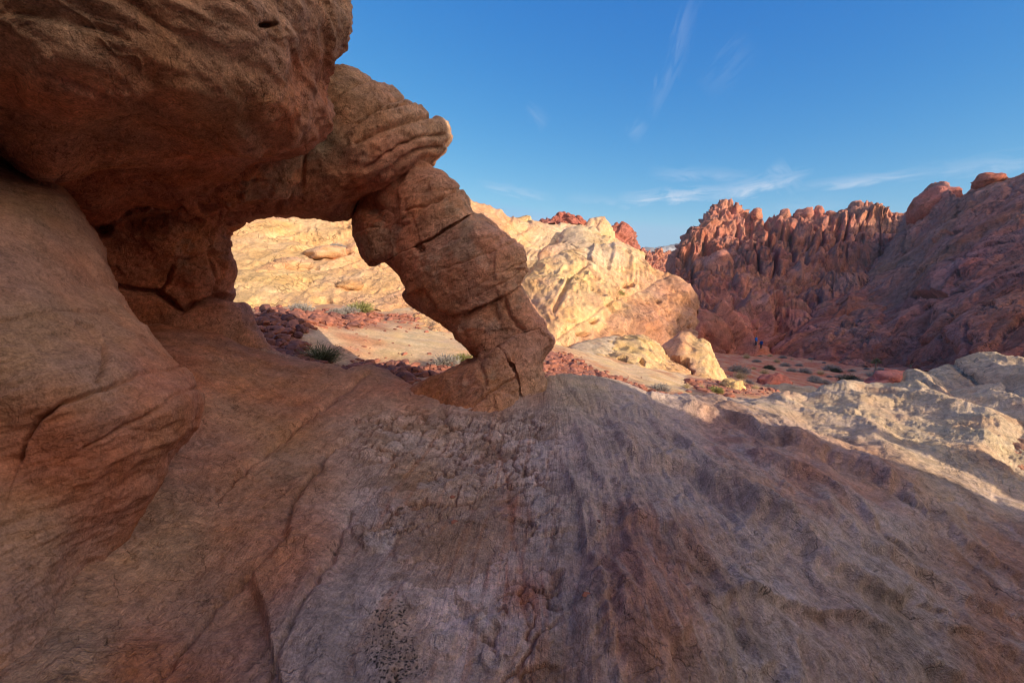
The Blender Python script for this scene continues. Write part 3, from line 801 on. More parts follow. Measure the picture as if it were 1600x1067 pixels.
def w_wall(P, N, u, v):
    lin = sstep(440, 500, u) * sstep(360, 320, v)
    d = fbm(P * 1.1, 4, 60) * .06 + ridged(P * 2.6, 3, 61) * .025
    # bedding of the lintel: long joints dipping to the left
    J = [([(520, 160), (560, 140), (600, 131)], 3.2), ([(560, 195), (600, 165), (640, 156)], 2.4), ([(580, 182), (625, 168), (650, 166)], 2.0), ([(555, 225), (600, 203), (640, 190), (674, 186)], 3.4),
         ([(570, 262), (600, 240), (650, 215), (690, 210)], 2.2), ([(560, 300), (600, 262), (650, 235), (680, 228)], 3.0), ([(610, 290), (640, 270), (668, 260)], 3.2)]
    for i, (ln, w_) in enumerate(J):
        d -= .05 * crackline(u, v, ln, w_, 60 + i, 3)
        sgn = signed_line(u, v, ln)
        d += .028 * sstep(0, 4, sgn) * sstep(34, 4, sgn) * (np.abs(sgn) < 60)
    und = sstep(0, 30, signed_line(u, v, [(440, 335), (540, 285), (610, 255), (690, 225)])) * lin
    bd, hs, _ = beds(P, (-.5, -.1, .85), 11, 62, .5, 1.0, .7)
    d += und * (bd - .5) * .05
    d -= .13 * sstep(60, 0, np.hypot((u - 575) * .8, (v - 322)))
    # grey blocky joint at the left end, and alcoves under the overhang
    d -= .05 * crackline(u, v, [(470, 215), (476, 250), (470, 290), (430, 325)], 3.5, 71, 4)
    for a, b, sx, sy, am in ((262, 322, 26, 12, .22), (300, 296, 15, 5, .12), (230, 350, 35, 16, .16), (160, 358, 16, 10, .15), (330, 318, 24, 9, .10), (290, 345, 30, 12, .10), (390, 282, 30, 3, .05)):
        e = ((u - a) / sx) ** 2 + ((v - b + fbm(P * 5, 2, 72) * 6) / sy) ** 2
        d -= am * sstep(1.15, .75, e)
    fl = sstep(480, 380, u) * sstep(460, 400, v) * sstep(230, 290, v)
    f1, f2, idv = worley(P * 3.1 + fbm(P * 3, 3, 73)[:, None] * .5, 74)
    d += fl * (idv - .5) * .10 * sstep(0, .12, f2 - f1)
    d -= .16 * crackline(u, v, [(186, 450), (247, 457), (265, 470), (283, 486), (300, 478), (340, 463), (372, 470)], 4.5, 75, 2)
    d -= .10 * crackline(u, v, [(247, 455), (262, 440), (268, 415)], 2.5, 76, 2)
    d += .035 * sstep(0, 6, signed_line(u, v, [(186, 450), (247, 457), (283, 487), (315, 472), (341, 464), (380, 472)])) * (v > 400)
    d -= .05 * crackline(u, v, [(330, 400), (334, 440), (330, 462)], 2.5, 77, 3)
    d -= .05 * sstep(1.2, .5, ((u - 392) / 4) ** 2 + ((v - 512) / 6) ** 2)
    d += fbm(P * 7, 4, 78) * .012 + fbm(aniso(P, BN, 9, 3), 3, 79, .65) * .010 + fbm(P * 30, 2, 80) * .003
    d += ridged(aniso(P, BN, 2.2, 4), 3, 86) * .022
    return d
def c_arch(P, N, u, v, ex):
    c = blendcol(u, v, [(560, 140, TANC * .95), (640, 180, TANC), (690, 205, TANC), (560, 200, TANC * .9), (490, 215, np.array([.36, .30, .22]), 35), (600, 250, TERRA), (640, 240, TERRA_P), (480, 290, TERRA), (550, 320, TERRA_D), (400, 320, TERRA), (300, 330, TERRA_D),
                         (200, 380, TERRA_D), (300, 400, TERRA), (350, 430, TERRA), (300, 460, TERRA), (380, 510, TERRA_P), (250, 480, TERRA),
                         (640, 310, TERRA), (690, 300, TERRA_P), (700, 300, TERRA_D * 1.15, 20), (720, 320, TANC), (620, 380, TERRA), (700, 380, TERRA_P), (780, 400, TERRA_P), (760, 440, TERRA), (810, 420, TANC), (680, 480, TERRA), (760, 510, TERRA), (840, 540, TERRA_P),
                         (780, 570, PINK * .78), (730, 600, TERRA), (800, 610, TERRA), (835, 605, TANC), (700, 630, TERRA_D), (820, 630, TANC)], 40)
    n = fbm(P * 2.4, 4, 81); n2 = fbm(P * 10, 3, 82)
    s = fbm(np.stack([(P @ (np.array(BN))) * 14 + n * 1.2, n * 0, n * 0], 1), 4, 83)
    c = c * (1 + .18 * n + .10 * n2 + .12 * s)[:, None]
    k = sstep(.35, .6, fbm(P * 1.8 + 3, 3, 84) + .3 * n2)
    c = mixc(c, np.array([.34, .26, .19]), k * .5)
    k = sstep(.5, .8, fbm(P * 3.3 + 8, 4, 85))
    c = mixc(c, np.array([.60, .42, .32]), k * .4)
    return c
arch = empty('rock_arch', (float(P3(790, 620, 4.6)[0]), float(P3(790, 620, 4.6)[1]), -1.15), 'reddish natural rock arch of stacked cracked blocks leaning over a sunlit window', 'rock arch')
def to_parent(o, p):
    o.parent = p
    o.matrix_parent_inverse = p.matrix_basis.inverted()
wall = closed_rock('lintel', lint, D_wall, .95, .30, M_ARCH, step=2.4, wn_=90, weather=w_wall, colfn=c_arch)
to_parent(wall, arch)
D_leg = Dc([(610, 245, 4.95), (555, 300, 4.95), (600, 300, 4.78), (680, 300, 4.6), (720, 320, 4.6), (600, 390, 4.75), (660, 360, 4.6), (730, 420, 4.4), (800, 430, 4.45), (680, 480, 4.65), (760, 520, 4.4), (840, 540, 4.45), (760, 590, 4.2), (830, 600, 4.3), (670, 620, 4.4), (640, 450, 4.75), (800, 640, 4.15), (700, 690, 3.7), (820, 700, 3.7)])
leg = [(668, 262), (700, 278), (718, 295), (728, 312), (734, 330), (744, 338), (760, 345), (778, 358), (792, 370), (806, 376), (819, 388), (825, 405), (825, 425), (817, 436), (812, 446), (822, 462), (832, 482), (842, 498), (852, 508), (862, 520), (867, 530), (858, 546), (848, 560), (847, 580), (852, 600), (850, 640), (860, 700), (700, 700), (600, 660), (622, 622),
       (660, 596), (690, 584), (720, 572), (745, 562), (747, 556), (742, 546), (724, 532), (705, 514), (686, 501), (660, 486), (640, 470), (632, 460), (634, 448), (625, 432), (612, 418), (600, 406), (579, 419), (566, 404), (561, 385), (552, 368), (549, 348), (548, 325), (560, 290), (600, 240), (640, 232)]
def legw(seed, extra=()):
    def f(P, N, u, v):
        d = fbm(P * 1.3 + seed, 3, 90) * .035 + ridged(P * 3.0, 3, 91) * .02 + fbm(P * 8, 4, 92) * .008 + fbm(aniso(P, BN, 9, 3), 3, 93, .65) * .008 + fbm(P * 30, 2, 96) * .003
        for (ln, w_, dep) in extra:
            d -= dep * crackline(u, v, ln, w_, seed + int(ln[0][0]), 3)
        f1, f2, idv = worley(P * 1.9 + seed + fbm(P * 2, 3, 94)[:, None] * .4, 95)
        d += (idv - .5) * .04 * sstep(0, .05, f2 - f1)
        g1, g2, idv2 = worley(aniso(P, BN, 3.2, 2.2) + seed, 97)
        d += (idv2 - .5) * .014 * sstep(0, .05, g2 - g1)
        return d
    return f
B = 2000
j1 = [(900, 250), (733, 337), (690, 362), (640, 388), (600, 408), (579, 422), (540, 440)]
j2 = [(900, 380), (830, 415), (812, 446), (785, 462), (757, 475), (735, 483), (708, 489), (690, 480), (663, 449), (645, 456), (632, 462), (600, 475)]
j3 = [(900, 500), (862, 505), (845, 512), (820, 521), (800, 529), (785, 540), (770, 549), (757, 557), (742, 556), (700, 580)]
def between(a, b):
    return a + b[::-1]
up = [(540, 100), (900, 100)]
blocks = [
    ('block', between([(900, 200), (540, 200)][::-1], j1[::-1]) if False else [(540, 100), (900, 100)] + j1, .0, .012, ([([(635, 330), (665, 322), (700, 305), (708, 300), (740, 288)], 2.0, .035), ([(560, 360), (600, 350)], 2, .02), ([(612, 310), (612, 350), (600, 380)], 14, .06), ([(575, 318), (596, 335)], 12, .12)])),
    ('block', j1 + [(540, 470)] + [(632, 462), (645, 456), (663, 449), (690, 480), (708, 489), (735, 483), (757, 475), (785, 462), (812, 446), (830, 415), (900, 400)], -.03, .012, ([([(740, 450), (770, 430), (820, 410)], 1.8, .02), ([(650, 375), (656, 392)], 4, .10), ([(690, 420), (740, 405), (790, 385), (822, 380)], 1.6, .018), ([(745, 462), (790, 440), (822, 420)], 1.6, .02)])),
    ('wedge_block', [(600, 475), (632, 460), (645, 454), (663, 447), (690, 482), (712, 492), (700, 500), (690, 520), (600, 520)], .05, .01, ()),
    ('block', [(690, 503), (712, 490), (735, 484), (757, 476), (785, 463), (812, 447), (830, 425), (900, 425), (900, 470)] + j3[1:] + [(690, 560)], .04, .014, ([([(790, 470), (798, 495), (818, 515)], 3, .05), ([(770, 480), (780, 500)], 5, .03)])),
    ('block', [(900, 495), (862, 505), (845, 512), (820, 521), (800, 529), (784, 541), (790, 555), (803, 570), (808, 587), (812, 612), (822, 720), (900, 720)], .02, .012, ([([(800, 560), (800, 600)], 3, .02)])),
    ('foot', [(600, 600), (640, 600), (742, 552), (757, 557), (770, 550), (778, 545), (790, 560), (801, 575), (808, 590), (812, 615), (820, 720), (560, 720)], -.02, .014, ([([(720, 640), (770, 612), (808, 588)], 2, .03), ([(750, 570), (758, 590), (760, 600)], 3, .03)])),
]
for i, (nm, cut, off, cr, ex) in enumerate(blocks):
    o = closed_rock(nm, leg, D_leg, .8, .17, M_ARCH, step=1.8, wn_=80, weather=legw(3 + i * 5, ex), colfn=c_arch, cuts=[(cut, cr)], off=off)
    to_parent(o, arch)
core = closed_rock('core', [(675, 290), (715, 320), (740, 350), (800, 385), (808, 420), (795, 445), (830, 520), (845, 535), (832, 560), (832, 640), (700, 640), (690, 605), (745, 572), (755, 556), (735, 530), (700, 495), (655, 465), (640, 430), (615, 400), (575, 400), (562, 360), (600, 310)], D_leg, .4, .1, M_ARCH, step=3, wn_=60, weather=legw(40), colfn=c_arch, off=.09)
to_parent(core, arch)
lap('arch')

# ------------------------------------------------------------------ overhang
D_over = Dc([(0, 0, 1.95), (300, 0, 2.3), (530, 0, 3.0), (543, 40, 3.15), (500, 150, 3.3), (420, 120, 2.75), (300, 150, 2.6), (100, 150, 2.3), (420, 215, 3.2), (350, 270, 3.5), (200, 320, 3.7), (200, 250, 3.2), (0, 250, 2.9), (0, 400, 3.6), (0, -300, 1.6), (500, -300, 2.7), (-400, 0, 1.6), (-400, 300, 2.2)])
over = [(-500, -420), (500, -420), (530, -200), (528, -60), (531, 0), (542, 22), (544, 42), (538, 62), (526, 80), (516, 96), (512, 112), (508, 130), (505, 152), (500, 172), (485, 195), (468, 216), (440, 236), (400, 258), (350, 282), (290, 308), (220, 338), (170, 368), (120, 420), (0, 480), (-500, 480)]
def w_over(P, N, u, v):
    d = fbm(P * 1.0, 4, 101) * .11
    d += ridged(P * np.array([1.6, 1.6, 4.0]), 3, 102, .5) * .032
    bd, hs, _ = beds(P, (-.25, .25, .95), 6, 103, .9, .8, .75)
    d += (bd - .5) * .035
    # the rounded prow with a step above it
    sgn = signed_line(u, v, [(200, 60), (330, 90), (430, 130), (470, 150), (500, 165)])
    d += .07 * sstep(-14, 14, sgn + fbm(P * 3, 3, 104) * 12) * sstep(260, 200, v)
    d -= .035 * crackline(u, v, [(100, 100), (180, 140), (240, 150), (330, 190), (350, 215)], 5, 105, 6)
    d -= .10 * sstep(1.2, .6, ((u - 398 + (v - 40)) / 14) ** 2 + ((v - 39) / 5) ** 2)
    d -= .03 * crackline(u, v, [(350, 245), (400, 215), (450, 190), (490, 165)], 4, 106, 4)
    d += .10 * sstep(60, 0, np.hypot((u - 60) / 1.6, (v - 235)))
    f1, f2, idv = worley(P * 2.4 + fbm(P * 2, 3, 107)[:, None] * .6, 108)
    d += (idv - .5) * .035 * sstep(0, .08, f2 - f1)
    d += fbm(P * 9, 4, 109) * .008 + fbm(aniso(P, (-.25, .25, .95), 5, 5), 4, 110, .6) * .012 + fbm(P * 34, 2, 113) * .003
    return d
def c_over(P, N, u, v, ex):
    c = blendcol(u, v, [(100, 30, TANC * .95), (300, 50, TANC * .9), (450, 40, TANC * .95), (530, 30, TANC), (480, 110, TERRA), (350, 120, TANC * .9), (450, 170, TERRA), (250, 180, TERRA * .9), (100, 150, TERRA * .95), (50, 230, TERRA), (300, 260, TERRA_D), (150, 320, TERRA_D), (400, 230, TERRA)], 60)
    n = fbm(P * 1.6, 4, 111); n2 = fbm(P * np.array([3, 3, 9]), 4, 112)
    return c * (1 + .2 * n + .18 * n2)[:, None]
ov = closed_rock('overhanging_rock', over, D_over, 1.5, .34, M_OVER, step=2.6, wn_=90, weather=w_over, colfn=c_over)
tag(ov, 'massive dark brown rock overhang filling the upper left, above the arch', 'rock overhang')
lap('overhang')

# ------------------------------------------------------------------ near boulder on the left
D_boul = Dc([(0, 300, 2.35), (150, 450, 2.35), (290, 630, 2.0), (100, 600, 1.72), (0, 500, 1.75), (0, 700, 1.6), (200, 750, 1.82), (100, 850, 1.65), (250, 690, 1.92), (-400, 500, 1.5), (200, 550, 2.1), (0, 950, 1.42), (100, 950, 1.60), (170, 900, 1.82), (0, 1150, 1.25), (100, 1100, 1.36), (-300, 1100, 1.2)])
boul = [(-500, 150), (-200, 215), (-60, 240), (0, 254), (40, 267), (70, 284), (96, 304), (118, 338), (136, 366), (158, 396), (168, 425), (182, 452), (205, 492), (224, 525), (250, 560), (275, 590), (294, 612), (304, 634), (299, 655), (282, 682), (262, 712), (248, 740), (226, 780), (205, 830), (185, 900), (150, 1000), (100, 1150), (-500, 1300)]
def w_boul(P, N, u, v):
    d = fbm(P * 1.2, 4, 121) * .06 + ridged(P * np.array([2, 2, 4.0]), 3, 122) * .018
    ln = [(30, 720), (38, 690), (60, 655), (90, 635), (125, 622), (180, 605), (230, 588), (300, 575)]
    d -= .035 * crackline(u, v, ln, 3.4, 123, 3) * sstep(260, 60, u)
    d -= .016 * crackline(u, v, ln, 1.8, 123, 2)
    s = signed_line(u, v, ln)
    d += .008 * sstep(0, 8, s) * sstep(140, 10, s)
    d -= .018 * crackline(u, v, [(-50, 515), (40, 500), (100, 492), (170, 486)], 2.2, 124, 2)
    d -= .028 * crackline(u, v, [(115, 512), (140, 520), (156, 550), (155, 580), (145, 600)], 4, 125, 3)
    d -= .02 * crackline(u, v, [(130, 700), (200, 660), (240, 640), (300, 610)], 2.5, 126, 3)
    bd, hs, _ = beds(P, (-.35, .1, .93), 7, 127, .6, .8, .8)
    d += (bd - .5) * .012 * sstep(540, 640, v)
    d += fbm(P * 9, 4, 128) * .007 + fbm(aniso(P, (-.35, .1, .93), 9, 4), 3, 129, .6) * .006 + fbm(P * 36, 2, 130) * .002
    return d
def c_boul(P, N, u, v, ex):
    c = .82 * blendcol(u, v, [(50, 300, TANC * .85), (0, 400, TERRA_P * .8), (120, 400, TERRA_P * .9), (60, 550, TANC * .85), (150, 600, TANC * .9), (250, 600, TERRA), (100, 700, TERRA_D), (200, 700, TERRA), (50, 850, TANC * .85), (180, 800, TERRA)], 60)
    n = fbm(P * 2, 4, 131); n2 = fbm(P * np.array([3, 3, 14]), 4, 132)
    return c * (1 + .10 * n + .06 * n2)[:, None]
bo = closed_rock('rounded_boulder', boul, D_boul, 1.3, .32, M_BOUL, step=2.4, wn_=90, weather=w_boul, colfn=c_boul)
tag(bo, 'smooth rounded brown boulder with a curving crack at the left edge, nearest the camera', 'boulder')
lap('boulder')
# ------------------------------------------------------------------ pale slab at right
D_slab = Dc([(1410, 590, 7.4), (1500, 556, 7.9), (1600, 556, 7.2), (1500, 620, 6.6), (1560, 680, 5.4), (1620, 760, 4.2), (1600, 700, 4.8), (1800, 600, 6), (2000, 800, 4), (2300, 700, 4.5)])
def w_slab(P, N, u, v):
    d = fbm(P * .7, 3, 141) * .06
    bd, hs, _ = beds(P, (0.75, -0.5, 0.45), 1.0, 142, .5, .5, .75)
    d += bd * .14 - .07 + ridged(aniso(P, (.75, -.5, .45), 2.5, 3), 4, 143, .6) * .03
    for ln in ([(1480, 560), (1530, 600), (1575, 640), (1620, 690)], [(1500, 700), (1460, 630), (1440, 600)]):
        d -= .07 * crackline(u, v, ln, 4, 144, 4)
    return d + fbm(P * 12, 3, 145) * .006
def c_slab(P, N, u, v, ex):
    c = blendcol(u, v, [(1450, 585, PALE * .92), (1550, 570, PALE * .92), (1500, 640, TANC * 1.2), (1580, 690, PINK * .8), (1540, 650, PINK * .9), (1620, 600, PALE)], 45)
    n = fbm(P * 2.4, 4, 146)
    return c * (1 + .2 * n)[:, None]
slab = relief('pale_rock_shelf', np.concatenate([np.arange(1395, 1620, 2.0), np.arange(1622, 2300, 22)]),
              [(1395, 606), (1410, 596), (1418, 583), (1440, 577), (1465, 572), (1490, 561), (1505, 556), (1530, 553), (1570, 557), (1600, 556), (1700, 560), (2300, 640)],
              [(1395, 616), (1440, 640), (1500, 690), (1560, 745), (1600, 790), (1700, 860), (2300, 1100)], D_slab, 110, .30, 1.5, 1.6, M_SLOPE if False else M_CREAMN, w_slab, c_slab)
tag(slab, 'pale layered rock shelf at the right edge, sunlit above the slope', 'rock')
lap('slab')

# ------------------------------------------------------------------ hills
def w_cream(A, seed, nb=(-.55, -.1, .8), fq=.55):
    def f(P, N, u, v):
        d = fbm(P * .10, 2, seed) * A * 1.3
        bd, hs, _ = beds(P, nb, fq, seed + 1, .5, .07, .86)
        m1 = sstep(-.05, .45, fbm(P * .12 + 9, 3, seed + 12))
        d += (bd - .5) * A * .42 * m1
        bd2, hs2, _ = beds(P, nb, fq * 3.6, seed + 2, .6, .15, .8)
        msk = sstep(-.1, .4, fbm(P * .2, 3, seed + 3) - .1)
        d += (bd2 - .5) * A * .26 * msk
        d += ridged(aniso(P, nb, .28, 4.5), 5, seed + 7, .6) * A * .13
        d += fbm(aniso(P, nb, 1.3, 3), 4, seed + 13, .65) * A * .07
        f1, f2, idv = worley(aniso(P, nb, .45, 1.8) + fbm(P * .5, 3, seed + 4)[:, None] * .5, seed + 5)
        d += (idv - .5) * A * .55 * sstep(0, .12, f2 - f1) * sstep(.12, .5, fbm(P * .13 + 4, 3, seed + 6))
        d -= A * .5 * groove(P, (.8, .5, .35), np.arange(-60, 60, 7.3), np.full(17, .10), seed + 14, 2.5, .12) * sstep(0, .4, fbm(P * .2 + 2, 2, seed + 15))
        # wind-scooped hollows
        f1, f2, idp = worley(P * np.array([.5, .5, .8]) + fbm(P * .8, 2, seed + 8)[:, None] * .3, seed + 9)
        pit = sstep(.24, .10, f1) * (idp > .72)
        d -= pit * A * .7
        return d, (bd2, msk, hs, pit)
    return f
def c_hill(pts, sig, seed, nb=(-.55, -.1, .8), fr=1.2, amp=1.0, hue=(PINK, .5), sc_=1.0):
    def f(P, N, u, v, ex):
        c = blendcol(u, v, pts, sig)
        n = fbm(P * .35 * sc_, 4, seed); n2 = fbm(P * 1.6 * sc_, 3, seed + 1)
        b = np.array(nb) / np.linalg.norm(nb)
        s = fbm(np.stack([(P @ b) * fr + n * .8, n * .6, n * 0], 1), 5, seed + 2, .65)
        c = c * (1 + amp * (.12 * n + .12 * n2 + .30 * s))[:, None]
        k = sstep(.15, .65, fbm(np.stack([(P @ b) * fr * .5 + n, P[:, 0] * .03, n * 0], 1), 4, seed + 3))
        return mixc(c, hue[0], k * hue[1])
    return f
D_back = Dc([(700, 535, 11.6), (780, 560, 13), (200, 260, 34), (340, 335, 30), (450, 345, 30), (500, 400, 22), (400, 400, 21), (400, 470, 13.5), (600, 470, 15.5), (600, 420, 20), (600, 360, 28), (700, 275, 44), (560, 300, 36), (740, 320, 46), (800, 345, 50), (800, 420, 40), (880, 345, 56), (950, 350, 60), (960, 380, 58), (880, 420, 42), (700, 450, 22), (780, 500, 20), (1000, 400, 58), (1010, 460, 45), (850, 500, 24), (200, 480, 12), (700, 505, 13.5), (1040, 520, 40)])
CR = [(400, 350, CREAMP), (420, 365, CREAM * .95), (500, 360, CREAM), (560, 370, CREAMP), (420, 420, CREAM), (520, 420, CREAMP), (500, 460, CREAM), (600, 440, CREAM), (620, 460, CREAMP), (740, 310, CREAMP), (770, 350, PINK * 1.05), (820, 370, CREAM), (860, 370, PALE * 1.05), (900, 360, PALE * 1.05), (880, 400, CREAM), (940, 360, CREAM), (700, 280, CREAMP)]
back_hill = relief('cream_hillside', np.arange(150, 1010, 1.7),
    [(150, 245), (340, 262), (560, 262), (640, 268), (690, 272), (705, 285), (716, 291), (726, 300), (738, 318), (748, 326), (760, 331), (772, 336), (786, 346), (800, 352), (812, 352), (835, 352), (846, 350), (858, 350), (880, 346), (898, 345), (915, 352), (924, 347), (940, 344), (950, 356), (960, 372), (1010, 400)],
    [(150, 495), (400, 486), (470, 486), (520, 480), (600, 488), (640, 510), (700, 545), (760, 560), (850, 570), (1010, 575)], D_back, 230, 2.2, 14, 9, M_CREAM,
    w_cream(.95, 201), c_hill(CR, 45, 210), topwob=3, seed=5)
tag(back_hill, 'long cream sandstone hillside seen through the window and rising behind the leg', 'rocky hillside')
lap('back hill')
D_mid = Dc([(820, 560, 17.5), (850, 540, 18.5), (900, 555, 20), (1000, 540, 27), (1050, 530, 31), (1060, 465, 35), (990, 400, 38), (940, 372, 38), (860, 410, 32), (820, 450, 26), (900, 470, 25), (960, 480, 28), (870, 500, 20.5), (1000, 450, 33), (800, 500, 20)])
MIDC = [(850, 430, CREAM), (900, 420, CREAM), (860, 480, CREAMP), (880, 510, CREAM), (940, 400, PALE * 1.08), (960, 380, PALE), (985, 410, CREAM), (940, 440, CREAM), (980, 440, CREAMP), (920, 500, CREAM, 25), (950, 480, CREAMP, 22), (960, 505, PINK * .8, 25), (990, 490, PINK * .78, 25), (1020, 470, PINK * .85, 25), (1040, 455, PINK * .9, 20), (1040, 490, PINK * .75, 25), (920, 530, PINK * .82, 18), (900, 545, PINK * .85, 16), (1000, 520, PINK * .72, 25), (970, 530, PINK * .72, 22), (1000, 465, CREAM, 14), (960, 490, CREAM, 10)]
D_m2 = Dc([(800, 440, 30), (860, 385, 46), (900, 365, 50), (850, 420, 38), (900, 400, 42), (960, 372, 48), (820, 470, 28), (980, 420, 40)])
mid2 = relief('ribbed_cream_ridge', np.arange(812, 990, 1.5), [(812, 458), (826, 432), (842, 408), (858, 392), (876, 378), (890, 368), (905, 362), (925, 362), (942, 366), (958, 368), (990, 392)],
    [(812, 480), (900, 450), (990, 440)], D_m2, 80, 1.4, 7, 6, M_CREAM, w_cream(.8, 261), c_hill([(850, 420, CREAMP), (900, 380, PALE), (950, 380, CREAM)], 40, 265), seed=9)
tag(mid2, 'narrow cream ridge tucked behind the larger cream hill, with a shaded gully', 'rock ridge')
def w_mid(P, N, u, v):
    d, ex = w_cream(.8, 231, (-.62, -.2, .75), .8)(P, N, u, v)
    for a, b, sx, sy, am in ((975, 449, 6, 5, 1.1), (986, 446, 4, 5, .8), (921, 507, 5, 4, 1.0), (946, 478, 4, 3, .7), (955, 474, 3, 3, .6), (1018, 481, 3, 3, .6), (1003, 483, 2.5, 2.5, .5), (905, 525, 10, 4, .6)):
        e = ((u - a) / sx) ** 2 + ((v - b) / sy) ** 2
        d -= am * sstep(1.3, .6, e)
    d -= .35 * crackline(u, v, [(868, 480), (880, 455), (895, 432), (915, 420)], 3, 233, 4)
    d -= .12 * crackline(u, v, [(845, 545), (880, 520), (930, 490), (1000, 455), (1040, 440)], 2.6, 234, 4)
    s = signed_line(u, v, [(900, 560), (925, 540), (940, 505), (990, 470), (1030, 440)])
    d += .15 * sstep(-3, 6, s)
    rr = sstep(0, 40, s)
    d += rr * ridged(P * .35, 4, 236, .6) * .7
    return d, ex
mid = relief('cream_and_red_hill', np.arange(790, 1068, 1.35),
    [(790, 470), (815, 440), (835, 420), (855, 412), (875, 402), (890, 392), (903, 388), (915, 384), (930, 378), (955, 377), (972, 378), (985, 386), (997, 395), (1003, 408), (1012, 422), (1030, 432), (1046, 441), (1056, 452), (1060, 462), (1066, 480), (1068, 500)],
    [(790, 570), (860, 566), (920, 562), (1000, 566), (1068, 570)], D_mid, 190, 1.6, 9, 8, M_CREAM, w_mid, c_hill(MIDC, 30, 240, nb=(-.62, -.2, .75), fr=1.6, amp=1.3, hue=(PINK, .4)), seed=8)
tag(mid, 'sloping cream hill with a red band and small hollows, right of the arch leg', 'rocky hill')
lap('mid hill')

# red caps on the cream skyline
def cap(name, us, top, bot, dpt, label, seed, A=.9, colr=None, rows=40):
    D = Dc([(us[0], bot[0][1], dpt), (us[1], bot[-1][1], dpt * 1.01), ((us[0] + us[1]) / 2, min(t[1] for t in top), dpt * 1.04)])
    def wf(P, N, u, v):
        f1, f2, idv = worley(P * .55 + fbm(P * .6, 2, seed)[:, None] * .4, seed)
        return A * ((idv - .5) * .7 * sstep(0, .2, f2 - f1) - .5 * sstep(.2, 0, f2 - f1) + ridged(P * .5, 4, seed + 1) * .4)
    o = relief(name, np.arange(us[0], us[1], 1.0), top, bot, D, rows, 1.5, 4, 4, M_RED, wf, c_hill([(us[0], 340, RED if colr is None else colr)], 40, seed + 3, hue=(REDD, .4)), seed=seed)
    return tag(o, label, 'rock')
cap('red_caprock', (838, 915), [(838, 352), (846, 344), (855, 340), (866, 344), (875, 337), (888, 333), (897, 336), (907, 344), (915, 352)], [(838, 356), (875, 350), (915, 356)], 57, 'small dark red caprock on top of the cream skyline', 301)
cap('red_rock', (945, 1001), [(945, 372), (952, 353), (962, 347), (972, 350), (985, 358), (994, 370), (1001, 388)], [(945, 380), (1001, 398)], 62, 'rounded red knob at the right end of the cream skyline', 311)
cap('cream_rock', (796, 836), [(796, 350), (805, 341), (818, 337), (828, 339), (836, 352)], [(796, 358), (836, 360)], 52, 'smooth cream knob on the skyline left of the red caprock', 315, .3, CREAM)
lap('caps')

# foreground-left cliff that the window hill butts into, low pale slab and domes
def dome(name, outline, ctrl, thick, r, label, cat, wf, cpts, sig, mat=None, step=1.3, wn_=60, seed=400, hue=(PINK, .4)):
    D = Dc(ctrl)
    o = closed_rock(name, outline, D, thick, r, mat or M_CREAMN, step=step, wn_=wn_, weather=wf, colfn=c_hill(cpts, sig, seed, fr=3.0, hue=hue, sc_=2.5))
    return tag(o, label, cat)
def w_dome(seed, A=.2, hollows=(), fins=False):
    def f(P, N, u, v):
        d = fbm(P * .5, 4, seed) * A + ridged(P * 1.6, 3, seed + 1) * A * .3
        bd, hs, _ = beds(P, (-.6, -.3, .7), 2.2, seed + 2, .7, .5, .75)
        d += (bd - .5) * A * .45
        for a, b, sx, sy, am in hollows:
            e = ((u - a) / sx) ** 2 + ((v - b) / sy) ** 2 + fbm(P * 2.5, 3, seed + 4) * 1.0
            d -= am * sstep(1.2, .7, e)
        if fins:
            m = sstep(1000, 930, u) * sstep(575, 540, v)
            q = (u * .45 + v * .9) / 5.2
            d += m * A * .55 * np.abs(np.sin(q + fbm(P * 1.0, 3, seed + 5) * 2.5)) ** .6
        return d
    return f
dome('cream_dome', [(868, 592), (905, 570), (930, 552), (950, 540), (972, 528), (996, 524), (1018, 532), (1032, 545), (1040, 560), (1060, 572), (1080, 588), (1086, 605), (1075, 622), (1000, 622), (930, 612)],
     [(900, 590, 14.5), (960, 545, 18.5), (1000, 530, 20), (1000, 600, 15), (1070, 600, 16.5), (940, 600, 14.2), (1040, 570, 18), (960, 575, 16)], 3.5, 1.3,
     'pale yellow dome with two brown hollows, low in the sun beyond the slope', 'rock dome', w_dome(410, .22, ((971, 571, 12, 8, .8), (1001, 568, 5, 7, .7), (999, 590, 12, 5, .5), (1031, 586, 4, 7, .3)), True),
     [(900, 590, CREAMP), (960, 560, CREAM * .98), (1000, 560, CREAM), (1060, 600, CREAMP), (971, 570, np.array([.55, .26, .10]), 5), (1001, 575, np.array([.55, .28, .12]), 4)], 22)
dome('twin_domed_rock', [(1028, 560), (1036, 545), (1050, 532), (1062, 518), (1074, 516), (1082, 524), (1086, 530), (1100, 532), (1112, 542), (1120, 560), (1128, 578), (1138, 598), (1130, 612), (1090, 610), (1060, 592), (1040, 580)],
     [(1035, 560, 20.5), (1065, 530, 21), (1080, 525, 21.5), (1100, 550, 20.2), (1130, 600, 19), (1075, 570, 19.6), (1090, 600, 18)], 3.0, 1.0,
     'pinkish hollowed rock with a pale flank, right of the yellow dome', 'rock', w_dome(430, .22, ((1064, 566, 13, 6, 1.0), (1072, 578, 12, 6, .9), (1050, 560, 6, 3, .5))),
     [(1050, 545, PINK * 1.1), (1060, 530, PINK * 1.15), (1100, 560, CREAM), (1120, 590, CREAM), (1070, 585, PINK), (1085, 540, CREAM)], 18)
dome('low_pale_slab', [(868, 552), (890, 540), (930, 528), (965, 526), (990, 534), (985, 548), (930, 560), (880, 562)],
     [(870, 555, 16.5), (930, 530, 20), (985, 535, 21), (930, 555, 17)], 1.5, .5, 'low pale slab half in shade between the dome and the hill', 'rock', w_dome(450, .1), [(920, 540, PALE * .95)], 30)
